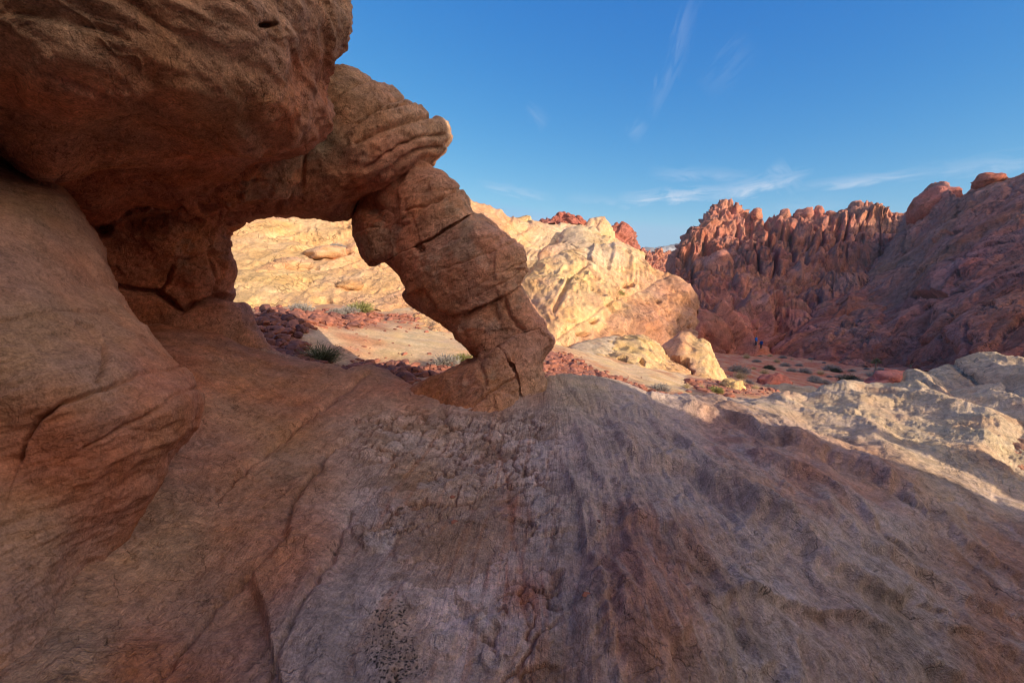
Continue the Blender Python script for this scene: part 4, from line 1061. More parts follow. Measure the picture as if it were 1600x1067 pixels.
for i, (u, v, d, rx, rz, c_, lb) in enumerate([(1207, 603, 27, 1.0, .75, RED * 1.35, 'red boulder on the valley sand, near the pale ledge'),
                                            (1144, 608, 15.5, .45, .3, CREAM, 'cream boulder beside the yellow-green bush'), (1165, 549, 88, 5, 1.6, RED * 1.15, 'low red outcrop at the foot of the far cliffs'),
                                            (1398, 592, 42, 2.6, 1.5, RED * 1.5, 'red-orange outcrop just behind the pale shelf'), (1240, 606, 23, 1.6, .4, PALE * .8, 'small flat pale ledge at the foot of the red boulder')]):
    p = P3(u, v, d); n_ = 40
    th, ph = np.meshgrid(np.linspace(0, 2 * math.pi, n_), np.linspace(-.5, math.pi / 2, 24), indexing='ij')
    Q0 = np.stack([np.cos(th) * np.cos(ph) * rx, np.sin(th) * np.cos(ph) * rx * .8, np.sin(ph) * rz], -1).reshape(-1, 3)
    z0 = float(ground_z(p[0], p[1])[0])
    Pw = Q0 + np.array([p[0], p[1], z0])
    idx = np.arange(n_ * 24).reshape(n_, 24)
    Fq = np.stack([idx[:-1, :-1], idx[1:, :-1], idx[1:, 1:], idx[:-1, 1:]], -1).reshape(-1, 4)
    k = rx
    f1, f2, idv = worley(Pw / k * 1.6, 470 + i)
    Pw = Pw + Q0 / rx * ((idv - .5) * .35 * rx * sstep(0, .15, f2 - f1) + fbm(Pw / k * 2, 4, 471) * .18 * rx)[:, None]
    cc = np.tile(c_, (len(Pw), 1)) * (1 + .2 * fbm(Pw / k * 3, 3, 5))[:, None]
    o = make_mesh('boulder', Pw, Fq, M_REDN, colors=cc)
    tag(o, lb, 'boulder')
lap('domes')

# ------------------------------------------------------------------ red mountains
def w_red(A, k, seed, fins=0.0, nb=(-.5, -.15, .8), vz=1.0):
    def f(P, N, u, v):
        Q = P * k * np.array([1, 1, vz])
        d = fbm(Q * .35, 4, seed) * A * 1.5
        W = fbm(Q * .8, 3, seed + 1)[:, None]
        f1, f2, idv = worley(aniso(Q, nb, .75, 1.3) + W * .6, seed + 2)
        d += A * ((idv - .5) * .95 + .22 * np.sqrt(np.clip(1 - f1 * f1, 0, 1))) * sstep(0, .14, f2 - f1) - A * .4 * sstep(.12, 0, f2 - f1)
        g1, g2, idv2 = worley(aniso(Q, nb, 2.2, 1.6) + W * 1.1, seed + 3)
        d += A * .34 * ((idv2 - .5) + .3 * np.sqrt(np.clip(1 - g1 * g1, 0, 1))) - A * .16 * sstep(.12, 0, g2 - g1)
        bd, hs, _ = beds(P, nb, k * 2.2, seed + 4, .6, k * .35, .8)
        d += (bd - .5) * A * .45
        d += ridged(aniso(Q, nb, 1.6, 2.5), 4, seed + 5, .6) * A * .28
        d += fbm(aniso(Q, nb, 7, 2), 3, seed + 8, .7) * A * .09
        if fins:
            m = fins * (sstep(1120, 1170, u) * sstep(1400, 1340, u) * sstep(320, 345, v) * sstep(470, 400, v))
            qf = np.stack([(u - (v - 330) * .25) / 26, v / 160, u * 0], 1)
            d += m * A * .9 * (ridged(qf + fbm(P * .03, 3, 77)[:, None] * .5, 5, seed + 6, .65))
        return d, (idv, f2 - f1)
    return f
def c_red(pts, sig, seed, k=.1):
    def f(P, N, u, v, ex):
        c = blendcol(u, v, pts, sig)
        n = fbm(P * k * 1.2, 4, seed); n2 = fbm(P * k * 7, 4, seed + 1)
        b = np.array((-.5, -.15, .8)); s = fbm(np.stack([(P @ b) * k * 5 + n, n * 0, n * 0], 1), 5, seed + 2, .65)
        c = c * (1 + .16 * n + .16 * n2 + .22 * s + .25 * (ex[0] - .5))[:, None]
        k2 = sstep(.2, .6, fbm(P * k * 2 + 4, 4, seed + 3))
        c = mixc(c, np.array([.36, .20, .16]), k2 * .35)
        # scrub clinging to flat ledges
        sc1 = sstep(.72, .9, N[:, 2]) * sstep(.2, .5, fbm(P * k * 6, 3, seed + 4))
        return mixc(c, np.array([.13, .12, .09]), sc1 * .4)
    return f
D_mt = Dc([(1180, 580, 97), (1100, 590, 86), (1280, 585, 82), (1000, 480, 120), (1050, 450, 135), (1060, 500, 105), (1100, 540, 88), (1180, 545, 100), (1130, 330, 185), (1130, 420, 150), (1200, 400, 150), (1200, 345, 185), (1200, 470, 118), (1300, 440, 130), (1290, 345, 175), (1375, 330, 180), (1375, 400, 140), (1300, 500, 105), (1400, 480, 100), (1300, 555, 84), (1440, 560, 76), (1450, 420, 120), (1450, 330, 160)])
def w_mt(P, N, u, v):
    d, ex = w_red(3.0, .13, 501, fins=.35, vz=.62)(P, N, u, v)
    for ln, am, wd in (([(1195, 345), (1204, 395), (1212, 440)], 8, 4), ([(1232, 365), (1240, 405), (1246, 435)], 7, 4), ([(1176, 395), (1186, 425), (1188, 448)], 7, 4), ([(1272, 362), (1264, 385), (1256, 408)], 5, 3.5), ([(1150, 350), (1156, 400)], 5, 3.5),
                       ([(1098, 372), (1108, 425)], 5, 3.5), ([(1330, 335), (1318, 380)], 6, 3.5), ([(1292, 360), (1284, 388)], 3, 3), ([(1214, 358), (1226, 380)], 4, 3), ([(1352, 330), (1346, 372)], 5, 3), ([(1128, 330), (1120, 365)], 3, 3), ([(1075, 400), (1084, 440)], 4, 3.5), ([(1166, 335), (1172, 375)], 4, 3), ([(1310, 350), (1300, 395)], 5, 3)):
        d -= am * .75 * crackline(u, v, ln, wd, 505, 9)
    for ln, am in (([(1060, 480), (1130, 455), (1200, 448), (1262, 420), (1340, 412)], 5), ([(1090, 530), (1150, 500), (1240, 490), (1330, 470)], 4), ([(1170, 540), (1230, 515), (1300, 520)], 3)):
        s_ = signed_line(u + fbm(np.stack([u / 18, v / 18, u * 0], 1), 3, 506) * 7, v + fbm(np.stack([u / 18, v / 18, u * 0 + 4], 1), 3, 507) * 9, ln)
        d += am * sstep(-2, 4, s_) * sstep(70, 5, s_)
    return d, ex
mt = relief('red_mountain', np.arange(985, 1470, 1.25),
    [(985, 505), (1010, 470), (1030, 445), (1045, 425), (1056, 400), (1068, 384), (1078, 370), (1084, 352), (1092, 343), (1100, 336), (1110, 327), (1118, 321), (1128, 318), (1140, 319), (1152, 320), (1160, 325), (1166, 333), (1174, 340), (1182, 332), (1192, 343), (1204, 346), (1216, 345), (1222, 342), (1240, 343), (1262, 340), (1275, 343), (1290, 341), (1310, 343), (1324, 334), (1340, 321), (1360, 320), (1374, 321), (1377, 334), (1385, 342), (1395, 338), (1408, 334), (1470, 350)],
    [(985, 565), (1060, 580), (1120, 585), (1180, 580), (1260, 582), (1330, 585), (1470, 590)], D_mt, 260, 5, 60, 45, M_RED, w_mt,
    c_red([(1130, 330, REDL * 1.05), (1100, 400, RED), (1200, 400, RED * .9), (1300, 400, RED), (1200, 480, REDL * .9), (1100, 500, RED * 1.1), (1300, 450, REDL * .9), (1250, 540, RED), (1350, 330, REDL), (1380, 470, REDL * .9)], 60, 510), topwob=3, seed=11, nsm=10)
tag(mt, 'craggy red sandstone mountain with its top in the sun, beyond the valley', 'mountain')
lap('mountain')
D_rs = Dc([(1180, 560, 92), (1260, 560, 78), (1330, 440, 112), (1420, 340, 125), (1465, 292, 118), (1400, 450, 92), (1400, 560, 66), (1500, 540, 52), (1600, 540, 44), (1500, 400, 78), (1550, 275, 100), (1600, 268, 92), (1600, 400, 62), (1900, 60, 90), (1900, 300, 55), (1900, 560, 32), (2300, 500, 30), (2300, 0, 80), (1300, 500, 86)])
def w_rs(P, N, u, v):
    d, ex = w_red(1.5, .14, 531, nb=(-.62, .1, .75))(P, N, u, v)
    sm = sstep(-20, 60, signed_line(u, v, [(1240, 545), (1330, 470), (1400, 420), (1430, 380), (1600, 300)]))
    bd, hs, f_ = beds(P, (-.62, .1, .75), .13, 533, .6, .03, .85)
    d = d * .5 + (bd - .5) * 1.5
    bd3, hs3, _ = beds(P, (-.5, .35, .75), .35, 535, .5, .03, .85)
    d += (bd3 - .5) * .8 + ridged(aniso(P, (-.62, .1, .75), .05, 5), 5, 536, .6) * .9
    d -= 2.0 * sstep(1.2, .6, ((u - 1450) / 28) ** 2 + ((v - 462) / 7) ** 2)
    return d, ex
rs = relief('red_slickrock_slope', np.concatenate([np.arange(1185, 1625, 1.5), np.arange(1630, 2300, 14)]),
    [(1185, 562), (1210, 545), (1240, 522), (1262, 498), (1285, 480), (1310, 462), (1335, 440), (1360, 420), (1385, 392), (1402, 368), (1412, 345), (1418, 330), (1428, 316), (1440, 300), (1452, 291), (1468, 289), (1482, 290), (1492, 298), (1500, 306), (1506, 300), (1516, 290), (1530, 282), (1542, 272), (1556, 270), (1566, 276), (1580, 274), (1600, 267), (1660, 262), (1800, 240), (1950, 215), (2300, 180)],
    [(1185, 570), (1300, 580), (1400, 580), (1600, 600), (1900, 640), (2300, 700)], D_rs, 260, 3, 40, 25, M_RED, w_rs,
    c_red([(1300, 500, RED), (1400, 400, REDL * .9), (1500, 400, RED * 1.05), (1550, 500, RED * .95), (1450, 320, REDL), (1400, 540, RED * .9), (1550, 300, REDL * .95)], 60, 540, .12), topwob=1.5, seed=12, nsm=10)
tag(rs, 'huge smooth red slickrock slope rising to the right edge, in shade', 'rock slope')
lap('right slope')
# a few separate boulders balanced on the skyline and on the slopes
def ball(u, v, d, rx, rz, label, c_, seed, group=None, mat=None, grow=1.5):
    p = P3(u, v, d); n_ = 28; m_ = 18
    th, ph = np.meshgrid(np.linspace(0, 2 * math.pi, n_), np.linspace(-math.pi / 2, math.pi / 2, m_), indexing='ij')
    Q0 = np.stack([np.cos(th) * np.cos(ph), np.sin(th) * np.cos(ph), np.sin(ph)], -1).reshape(-1, 3)
    idx = np.arange(n_ * m_).reshape(n_, m_)
    Fq = np.stack([idx[:-1, :-1], idx[1:, :-1], idx[1:, 1:], idx[:-1, 1:]], -1).reshape(-1, 4)
    S = Q0 * (1 + .22 * fbm(Q0 * 1.4 + seed, 4, seed))[:, None]
    f1, f2, idv = worley(Q0 * 1.3 + seed * 1.7, seed)
    S = S * (1 + (idv - .5) * .25 * sstep(0, .2, f2 - f1))[:, None]
    S = S * np.array([rx, rx, rz])
    o = make_mesh('boulder', S, Fq, mat or M_RED, colors=np.tile(c_, (len(S), 1)) * (1 + .2 * fbm(Q0 * 4, 3, seed))[:, None])
    o.location = p
    return tag(o, label, 'boulder', group)
for i, a in enumerate([
    (1226, 337, 186, 2.3, 2.4, 'red boulder perched alone on the ridge line, left of the others'),
    (1258, 337, 184, 3.6, 2.9, 'second red boulder along the ridge line, the widest'),
    (1279, 333, 182, 1.9, 3.0, 'tall narrow red boulder in the middle of the ridge line'),
    (1298, 337, 180, 2.2, 1.7, 'small red boulder right of the tall one on the ridge'),
    (1182, 336, 186, 2.0, 2.8, 'pointed red boulder just right of the mountain peak'),
    (1122, 418, 140, 4.2, 5.2, 'big rounded red block below the peak, standing at the cliff foot'),
    (1258, 372, 165, 3.2, 3.4, 'rounded boulder in a gully below the ridge line'),
    (1207, 406, 148, 3.6, 2.2, 'broad flat boulder on the ledge under the ridge'),
    (1136, 485, 110, 3.2, 2.4, 'rounded red boulder at the foot of the mountain, left of the valley'),
    (1341, 410, 132, 2.0, 1.6, 'orange-red loose boulder on the slope under the flat ridge top'),
    (1123, 460, 118, 1.8, 1.8, 'small round boulder halfway down the mountain foot'),
    (1112, 515, 98, 2.2, 1.6, 'flattish boulder low on the shaded mountain foot'), (1464, 328, 116, 5.6, 5.0, 'large smooth red dome catching light on the skyline of the right slope'), (1545, 284, 99, 2.8, 1.6, 'smaller red dome near the top of the right slope')]):
    ball(*a, REDL if i < 12 else RED, 560 + i)
# far red butte and blue range
cap('far_red_butte', (992, 1066), [(992, 398), (1000, 388), (1008, 392), (1018, 399), (1030, 387), (1038, 394), (1050, 396), (1058, 402), (1066, 415)], [(992, 425), (1066, 440)], 300, 'small sunlit red butte in the gap between the hills', 321, 4.5, REDL)
D_far = Dc([(990, 415, 1480), (1100, 415, 1480), (1040, 385, 1600), (900, 410, 1480), (1300, 410, 1480)])
far = relief('mountain_range', np.arange(700, 1400, 2), [(700, 420), (960, 408), (1003, 396), (1012, 392), (1022, 394), (1035, 392), (1045, 387), (1055, 386), (1068, 385), (1090, 380), (1200, 395), (1400, 415)], [(700, 432), (1400, 432)], D_far, 40, 16, 200, 130, M_GROUND,
             lambda P, N, u, v: ridged(P * .013, 5, 331, .6) * 17, lambda P, N, u, v, ex: mixc(np.tile(np.array([.22, .2, .2]), (len(P), 1)), np.array([.36, .36, .38]), sstep(0.2, .6, fbm(P * .02, 4, 332)) * sstep(55, 85, P[:, 2])))
tag(far, 'distant blue mountain range with snow in the gap', 'mountain range')
lap('far')
# ------------------------------------------------------------------ rock walls beside the photographer that shade the foreground
def sun_sh(P):
    """position as the low sun sees it: sideways distance and height"""
    P = np.asarray(P, float)
    a = P[..., 0] * SUN_AZ[0] + P[..., 1] * SUN_AZ[1]
    s = P[..., 0] * -SUN_AZ[1] + P[..., 1] * SUN_AZ[0]
    return s, P[..., 2] - a * math.tan(SUN_EL)
def wall_rock(name, dist, prof, depth, label, cat, mat, colr, A, n=240, m=70, seed=600, zb=-8, k=.5):
    """free-standing rock wall across the sun direction; prof = crest height along it"""
    prof = np.array(prof, float)
    s = np.linspace(prof[0, 0], prof[-1, 0], n); crest = np.interp(s, prof[:, 0], prof[:, 1])
    lat = np.array([-SUN_AZ[1], SUN_AZ[0]])
    t = np.linspace(0, 1, m)
    S, T = np.meshgrid(s, t, indexing='ij'); C = crest[:, None]
    ang = (T - .5) * 2
    a = dist + depth * np.sign(ang) * np.abs(ang) ** .6 * .5
    z = zb + (C - zb) * np.sqrt(np.clip(1 - np.abs(ang) ** 3.0, 0, 1))
    P = np.stack([a * SUN_AZ[0] + S * lat[0], a * SUN_AZ[1] + S * lat[1], z], -1).reshape(-1, 3)
    idx = np.arange(n * m).reshape(n, m)
    Fq = np.stack([idx[:-1, :-1], idx[1:, :-1], idx[1:, 1:], idx[:-1, 1:]], -1).reshape(-1, 4)
    N = smoothN(vnormals(P, Fq), Fq, 2)
    P = P + N * (ridged(P * k, 4, seed) * A)[:, None]
    o = make_mesh(name, P, Fq, mat, colors=np.tile(colr, (len(P), 1)) * (1 + .2 * fbm(P * k, 4, seed))[:, None])
    return tag(o, label, cat)
te = math.tan(SUN_EL)
def zprof(p, a): return [(s_, h_ + a * te) for s_, h_ in p]
near = wall_rock('unseen_rock_wall', 9.0, zprof([(-16, 4.5), (2.6, 4.6), (3.3, 3.4), (3.66, 3.0), (3.82, 2.5), (3.92, .9), (3.98, .2), (4.4, -.35), (4.75, -.85), (4.88, -1.8), (5.02, -2.3), (5.45, -1.95), (6.0, -1.5), (6.3, -2.6), (13, -6)], 9.0), 3.0,
                 'tall sandstone wall beside the viewpoint that keeps the arch in shade', 'rock wall', M_OVER, TERRA, .10, seed=601, zb=-6, k=.9)
cliff = wall_rock('red_cliff', 82.0, zprof([(20, -14), (24, -3.5), (29, -1.0), (34, 1.0), (42, 3), (70, 6), (91, 8), (125, 9), (136, 9.3), (151, 10.3), (168, 14), (182, 21), (195, 24), (205, 20.5), (225, 18), (260, 12), (300, 0)], 82.0), 30.0,
                  'high red cliff closing the valley on the sunward side', 'cliff', M_RED, RED, 1.6, n=320, seed=611, zb=-25, k=.09)
lap('walls')

# unseen rock added behind and to the left, blocking sky to darken the foreground
n_, m_ = 90, 60
th, ph = np.meshgrid(np.linspace(0, 2 * math.pi, n_), np.linspace(-math.pi / 2, math.pi / 2, m_), indexing='ij')
E0 = np.stack([np.cos(th) * np.cos(ph), np.sin(th) * np.cos(ph), np.sin(ph)], -1).reshape(-1, 3)
E0 = np.sign(E0) * np.abs(E0) ** .8
Pb = E0 * np.array([2.6, 2.6, 3.4]) + np.array([-3.6, -2.3, .6])
idx = np.arange(n_ * m_).reshape(n_, m_)
Fq = np.stack([idx[:-1, :-1], idx[1:, :-1], idx[1:, 1:], idx[:-1, 1:]], -1).reshape(-1, 4)
Pb = Pb + E0 * (fbm(Pb * .8, 4, 620) * .3)[:, None]
tag(make_mesh('unseen_rock_wall', Pb, Fq, M_OVER, colors=np.tile(TERRA, (len(Pb), 1))), 'unseen brown rock added behind the viewpoint on the left to darken the foreground', 'rock wall')
# ------------------------------------------------------------------ loose stones
def hit_ground(u, v, dmin=5.0, dmax=130):
    u = np.asarray(u, float); v = np.asarray(v, float)
    ds = np.exp(np.linspace(math.log(dmin), math.log(dmax), 90))
    out_d = np.full(len(u), np.nan)
    for k_ in range(len(ds)):
        P = P3(u, v, ds[k_]); g = ground_z(P[:, 0], P[:, 1])
        m = np.isnan(out_d) & (P[:, 2] < g)
        out_d[m] = ds[max(k_ - 1, 0)] * .5 + ds[k_] * .5
    return out_d
def ico(sub=1):
    import bmesh
    bm = bmesh.new(); bmesh.ops.create_icosphere(bm, subdivisions=sub, radius=1)
    V = np.array([v.co[:] for v in bm.verts]); Fc = np.array([[v.index for v in f.verts] for f in bm.faces]); bm.free()
    return V, Fc
IV, IF = ico(2)
IV3, IF3 = ico(3)
def stone_shape(r):
    n = r.normal(size=(11, 3)); n /= np.linalg.norm(n, axis=1, keepdims=True)
    h = r.uniform(.62, 1.0, 11)
    dots = IV @ n.T
    rad = np.min(np.where(dots > .15, h / np.maximum(dots, .15), 1.25), 1)
    return IV * rad[:, None] * np.array([1, r.uniform(.6, .95), r.uniform(.4, .75)])
M_STONE = plain_mat('stone', (.32, .13, .09), .9, .4, 9)
M_STONED = plain_mat('dark_stone', (.19, .085, .07), .9, .35, 14)
stone_meshes = []
for i in range(8):
    S = stone_shape(rng)
    me = bpy.data.meshes.new('stone'); me.from_pydata(S.tolist(), [], IF.tolist()); me.materials.append([M_STONE, M_STONED][i % 3 == 0]); me.update()
    stone_meshes.append((me, S))
cand = []
def scatter(poly, n, smin, smax, dens=None):
    p = np.array(poly, float); lo, hi = p.min(0), p.max(0)
    uu = rng.uniform(lo[0], hi[0], n * 5); vv = rng.uniform(lo[1], hi[1], n * 5)
    m = in_poly(p, uu, vv)
    nn = fbm(np.stack([uu / 22, vv / 9, uu * 0], 1), 3, 701)
    m &= nn + rng.uniform(-.55, .55, len(uu)) > -.12
    uu, vv = uu[m][:n], vv[m][:n]
    far_ = rng.uniform(size=len(uu)) < .25
    uu = uu + rng.normal(size=len(uu)) * np.where(far_, 14, 2); vv = vv + rng.normal(size=len(uu)) * np.where(far_, 5, 1)
    d = hit_ground(uu, vv); ok = ~np.isnan(d) & (d < 45)
    for a, b, c in zip(uu[ok], vv[ok], d[ok]):
        s = smin * .55 * (smax * 1.9 / smin) ** (rng.uniform() ** 1.8)
        cand.append((a, b, c, s))
scatter(RUBBLE[0][0], 1150, .045, .16)
scatter(RUBBLE[1][0], 900, .035, .14)
scatter(RUBBLE[2][0], 420, .03, .10)
scatter(RUBBLE[3][0], 800, .04, .13)
scatter(RUBBLE[4][0], 280, .05, .18)
scatter(RUBBLE[5][0], 150, .04, .12)
scatter([(520, 505), (720, 505), (700, 560), (560, 560)], 50, .04, .09)
cand.sort(key=lambda c: -c[3] / c[2])
BV, BF, BI = [], [], 0
for i, (a, b, d, s) in enumerate(cand):
    p = P3(a, b, d); z = float(ground_z(p[0], p[1])[0])
    me, S = stone_meshes[i % 8]
    yaw = rng.uniform(0, 6.28); sc3 = (s, s * rng.uniform(.7, 1), s * rng.uniform(.7, 1))
    if i < 290:
        o = bpy.data.objects.new('stone', me); o.location = (p[0], p[1], z + s * .12)
        o.rotation_euler = (rng.uniform(-.4, .4), rng.uniform(-.4, .4), yaw); o.scale = sc3
        col.objects.link(o)
        tag(o, 'angular dark red stone in the rubble below the cream hillside', 'stone', 'loose red stones strewn beyond the arch')
    else:
        c_, s_ = math.cos(yaw), math.sin(yaw)
        Q = S * np.array(sc3); Q = np.stack([Q[:, 0] * c_ - Q[:, 1] * s_, Q[:, 0] * s_ + Q[:, 1] * c_, Q[:, 2]], 1) + np.array([p[0], p[1], z + s * .10])
        BV.append(Q); BF.append(IF + BI); BI += len(Q)
rub = make_mesh('rubble', np.concatenate(BV), np.concatenate(BF), M_STONE, smooth=False)
tag(rub, 'small dark red rubble scattered between the larger stones', 'rubble', kind='stuff')
lap('stones')

# ------------------------------------------------------------------ desert plants
def ribbon(P0, P1, w0, w1, V, Fc):
    d = P1 - P0; n = np.cross(d, rng.normal(size=3)); n /= np.linalg.norm(n) + 1e-9
    b = len(V)
    V += [P0 - n * w0, P0 + n * w0, P1 + n * w1, P1 - n * w1]; Fc.append((b, b + 1, b + 2, b + 3))
def brush_mesh(name, r, h, n_tw, n_lf, wood, leaf, tw=.004, lf=.012, upright=.3, flat=.0):
    """rounded desert shrub: forked twigs from one root and a skin of tiny leaves"""
    V, Fc, mi = [], [], []
    V2, F2 = [], []
    for i in range(n_tw):
        az = rng.uniform(0, 6.283); el = math.asin(rng.uniform(upright, 1.0)); L = rng.uniform(.55, 1.05)
        tip = np.array([math.cos(az) * math.cos(el) * r * L, math.sin(az) * math.cos(el) * r * L, math.sin(el) * h * L])
        midp = tip * rng.uniform(.35, .6) + rng.normal(size=3) * .06 * r
        midp[2] = abs(midp[2])
        ribbon(np.zeros(3), midp, tw * 1.6, tw, V, Fc); ribbon(midp, tip, tw, tw * .4, V, Fc)
        for k in range(n_lf):
            t = rng.uniform(.25, 1.0)
            p = midp * (1 - t) + tip * t + rng.normal(size=3) * .05 * r
            q = p + (rng.normal(size=3) * .6 + (tip / (np.linalg.norm(tip) + 1e-6))) * lf
            ribbon(p, q, lf * .3, lf * .12, V2, F2)
    me = bpy.data.meshes.new(name)
    allV = V + V2; off = len(V)
    allF = Fc + [tuple(x + off for x in f) for f in F2]
    me.from_pydata([tuple(v) for v in allV], [], allF)
    me.materials.append(wood); me.materials.append(leaf)
    me.polygons.foreach_set('material_index', np.array([0] * len(Fc) + [1] * len(F2), np.int32)); me.update()
    return me
M_TWIG = plain_mat('grey_twig', (.26, .21, .17), .9, .3, 30)
M_DRY = plain_mat('dry_straw', (.55, .44, .26), .9, .3, 20)
M_GRN = plain_mat('broom_green', (.16, .17, .08), .8, .35, 20)
M_YGRN = plain_mat('yellow_green_leaf', (.30, .29, .10), .8, .3, 20)
M_GREY = plain_mat('grey_leaf', (.36, .33, .30), .9, .3, 20)
M_DGRN = plain_mat('dark_leaf', (.06, .075, .045), .9, .4, 6)
def put(me, name, u, v, d, s, label, cat='shrub', group=None, rz=None, z=None):
    p = P3(u, v, d); zz = float(ground_z(p[0], p[1])[0]) if z is None else (float(p[2]) if z == 'pix' else z)
    o = bpy.data.objects.new(name, me); o.location = (p[0], p[1], zz - .02 * s); o.rotation_euler = (0, 0, rng.uniform(0, 6.28) if rz is None else rz); o.scale = (s, s, s)
    col.objects.link(o)
    return tag(o, label, cat, group)
tuft = brush_mesh('grass_tuft', .62, .42, 620, 1, M_GRN, M_GRN, .0035, .02, .25)
broom = brush_mesh('green_bush', .5, .42, 380, 5, M_TWIG, M_GRN, .004, .03, .15)
ybush = brush_mesh('green_bush', .5, .38, 320, 7, M_TWIG, M_YGRN, .004, .035, .15)
greyb = brush_mesh('grey_bush', .5, .34, 300, 6, M_TWIG, M_GREY, .004, .03, .05)
dry = brush_mesh('dry_grass', .35, .35, 240, 2, M_DRY, M_DRY, .0035, .025, .3)
darkb = brush_mesh('dark_bush', .5, .4, 300, 8, M_TWIG, M_DGRN, .005, .035, .05)
def gd(u, v):
    return float(hit_ground([u], [v])[0])
put(tuft, 'grass_tuft', 502, 566, gd(502, 566), .72, 'dense green broom-like tuft at the edge of the shade, seen through the window')
for (me, nm, u, v, s, lb) in [
    (ybush, 'green_bush', 563, 490, 1.15, 'yellow-green bush above the rubble, the widest one in the window'), (greyb, 'grey_bush', 545, 490, .9, 'grey twiggy bush touching the yellow-green bush in the window'),
    (greyb, 'grey_bush', 470, 487, 1.0, 'pale grey bush at the upper left of the rubble in the window'), (greyb, 'grey_bush', 524, 489, .7, 'small grey bush between two larger bushes in the window'),
    (greyb, 'grey_bush', 697, 571, .75, 'grey bush at the lower right corner of the window'), (ybush, 'green_bush', 722, 566, .6, 'small yellow-green bush tucked beside the arch foot in the window'),
    (darkb, 'dark_bush', 940, 602, .75, 'dark bush in shade just left of the yellow dome'), (dry, 'dry_grass', 858, 596, .6, 'wisp of dry grass beside the foot of the arch leg'), (dry, 'dry_grass', 874, 597, .45, 'small straw tuft right of the arch leg foot'),
    (ybush, 'green_bush', 1118, 613, .95, 'yellow-green bush in front of the twin-domed rock'), (dry, 'dry_grass', 1073, 606, .8, 'dry straw tuft at the foot of the yellow dome'),
    (dry, 'dry_grass', 1158, 602, 1.5, 'pale dry clump right of the twin-domed rock'), (dry, 'dry_grass', 1180, 607, 1.1, 'rightmost pale dry clump before the valley'), (greyb, 'grey_bush', 1168, 600, 1.2, 'grey twiggy bush behind the pale dry clumps'),
    (greyb, 'grey_bush', 1032, 609, .9, 'low grey bush at the right foot of the yellow dome'), (dry, 'dry_grass', 1095, 606, .8, 'straw tuft between the dome and the twin-domed rock')]:
    put(me, nm, u, v, gd(u, v), s * (.78 if u < 800 else .55), lb)
# bushes clinging to the hillsides
for (me, nm, u, v, d, s, lb) in [(greyb, 'grey_bush', 526, 390, 23.4, 1.1, 'dark twiggy bush halfway up the cream hillside in the window'), (ybush, 'green_bush', 366, 366, 27, .7, 'small bush at the top left corner of the window'),
                              (ybush, 'green_bush', 965, 462, 29.5, 1.1, 'upright green bush on the face of the cream and red hill'), (greyb, 'grey_bush', 992, 506, 27.5, .8, 'small bush on the red band of the hill')]:
    put(me, nm, u, v, d, s, lb, z='pix')
# valley scrub: rounded grey bushes on the red sand
vs_pts = [(1170, 576, 1.5), (1182, 566, 1.2), (1158, 583, 1.4), (1150, 590, 1.3), (1196, 585, 1.3), (1205, 578, 1.1), (1214, 566, 1.4), (1222, 560, 1.6), (1228, 573, 1.2), (1240, 563, 1.3), (1190, 556, 1.4), (1178, 551, 1.3), (1250, 572, 1.1), (1258, 580, 1.2),
          (1165, 560, 1.6), (1204, 556, 1.2), (1230, 552, 1.6), (1245, 556, 1.3), (1222, 588, 1.2), (1237, 580, 1.0), (1281, 585, 1.5), (1264, 596, 1.4), (1288, 600, 1.5), (1295, 578, 1.9), (1308, 580, 1.8), (1332, 580, 1.6), (1317, 592, 2.0), (1328, 597, 1.8), (1340, 602, 1.5),
          (1300, 590, 1.2), (1276, 592, 1.0), (1365, 588, 1.4), (1374, 580, 1.3), (1425, 577, 1.6), (1440, 574, 1.4), (1450, 571, 1.2), (1395, 572, 1.0), (1212, 548, 1.2), (1196, 547, 1.0), (1160, 545, 1.4), (1172, 540, 1.3), (1270, 560, 1.2), (1310, 566, 1.4), (1325, 567, 1.1), (1345, 568, 1.4), (1262, 566, .9), (1289, 567, 1.0), (1222, 598, .9), (1304, 604, 1.3), (1386, 586, 1.2), (1355, 576, .9)]
for u, v, s in vs_pts:
    put([greyb, greyb, dry, darkb][int(rng.uniform(0, 3.6))], 'grey_bush', u + rng.normal() * 3, v + rng.normal() * 1.2, gd(u, v), s * 1.15 * rng.uniform(.5, 1.35), 'low rounded bush among many on the red valley sand', 'shrub', 'grey bushes dotted over the valley floor')
for u, v, s in [(1300, 558, 3.2), (1315, 557, 3.6), (1328, 559, 3.0), (1352, 560, 3.8), (1366, 562, 3.4), (1340, 556, 3.0), (1378, 560, 2.6), (1213, 545, 2.8), (1200, 541, 3.0), (1187, 543, 2.4), (1235, 549, 2.2)]:
    put(darkb, 'dark_bush', u, v, gd(u, v), s, 'dark green thicket bush along the foot of the red cliffs', 'shrub', 'dark bushes at the foot of the cliffs')
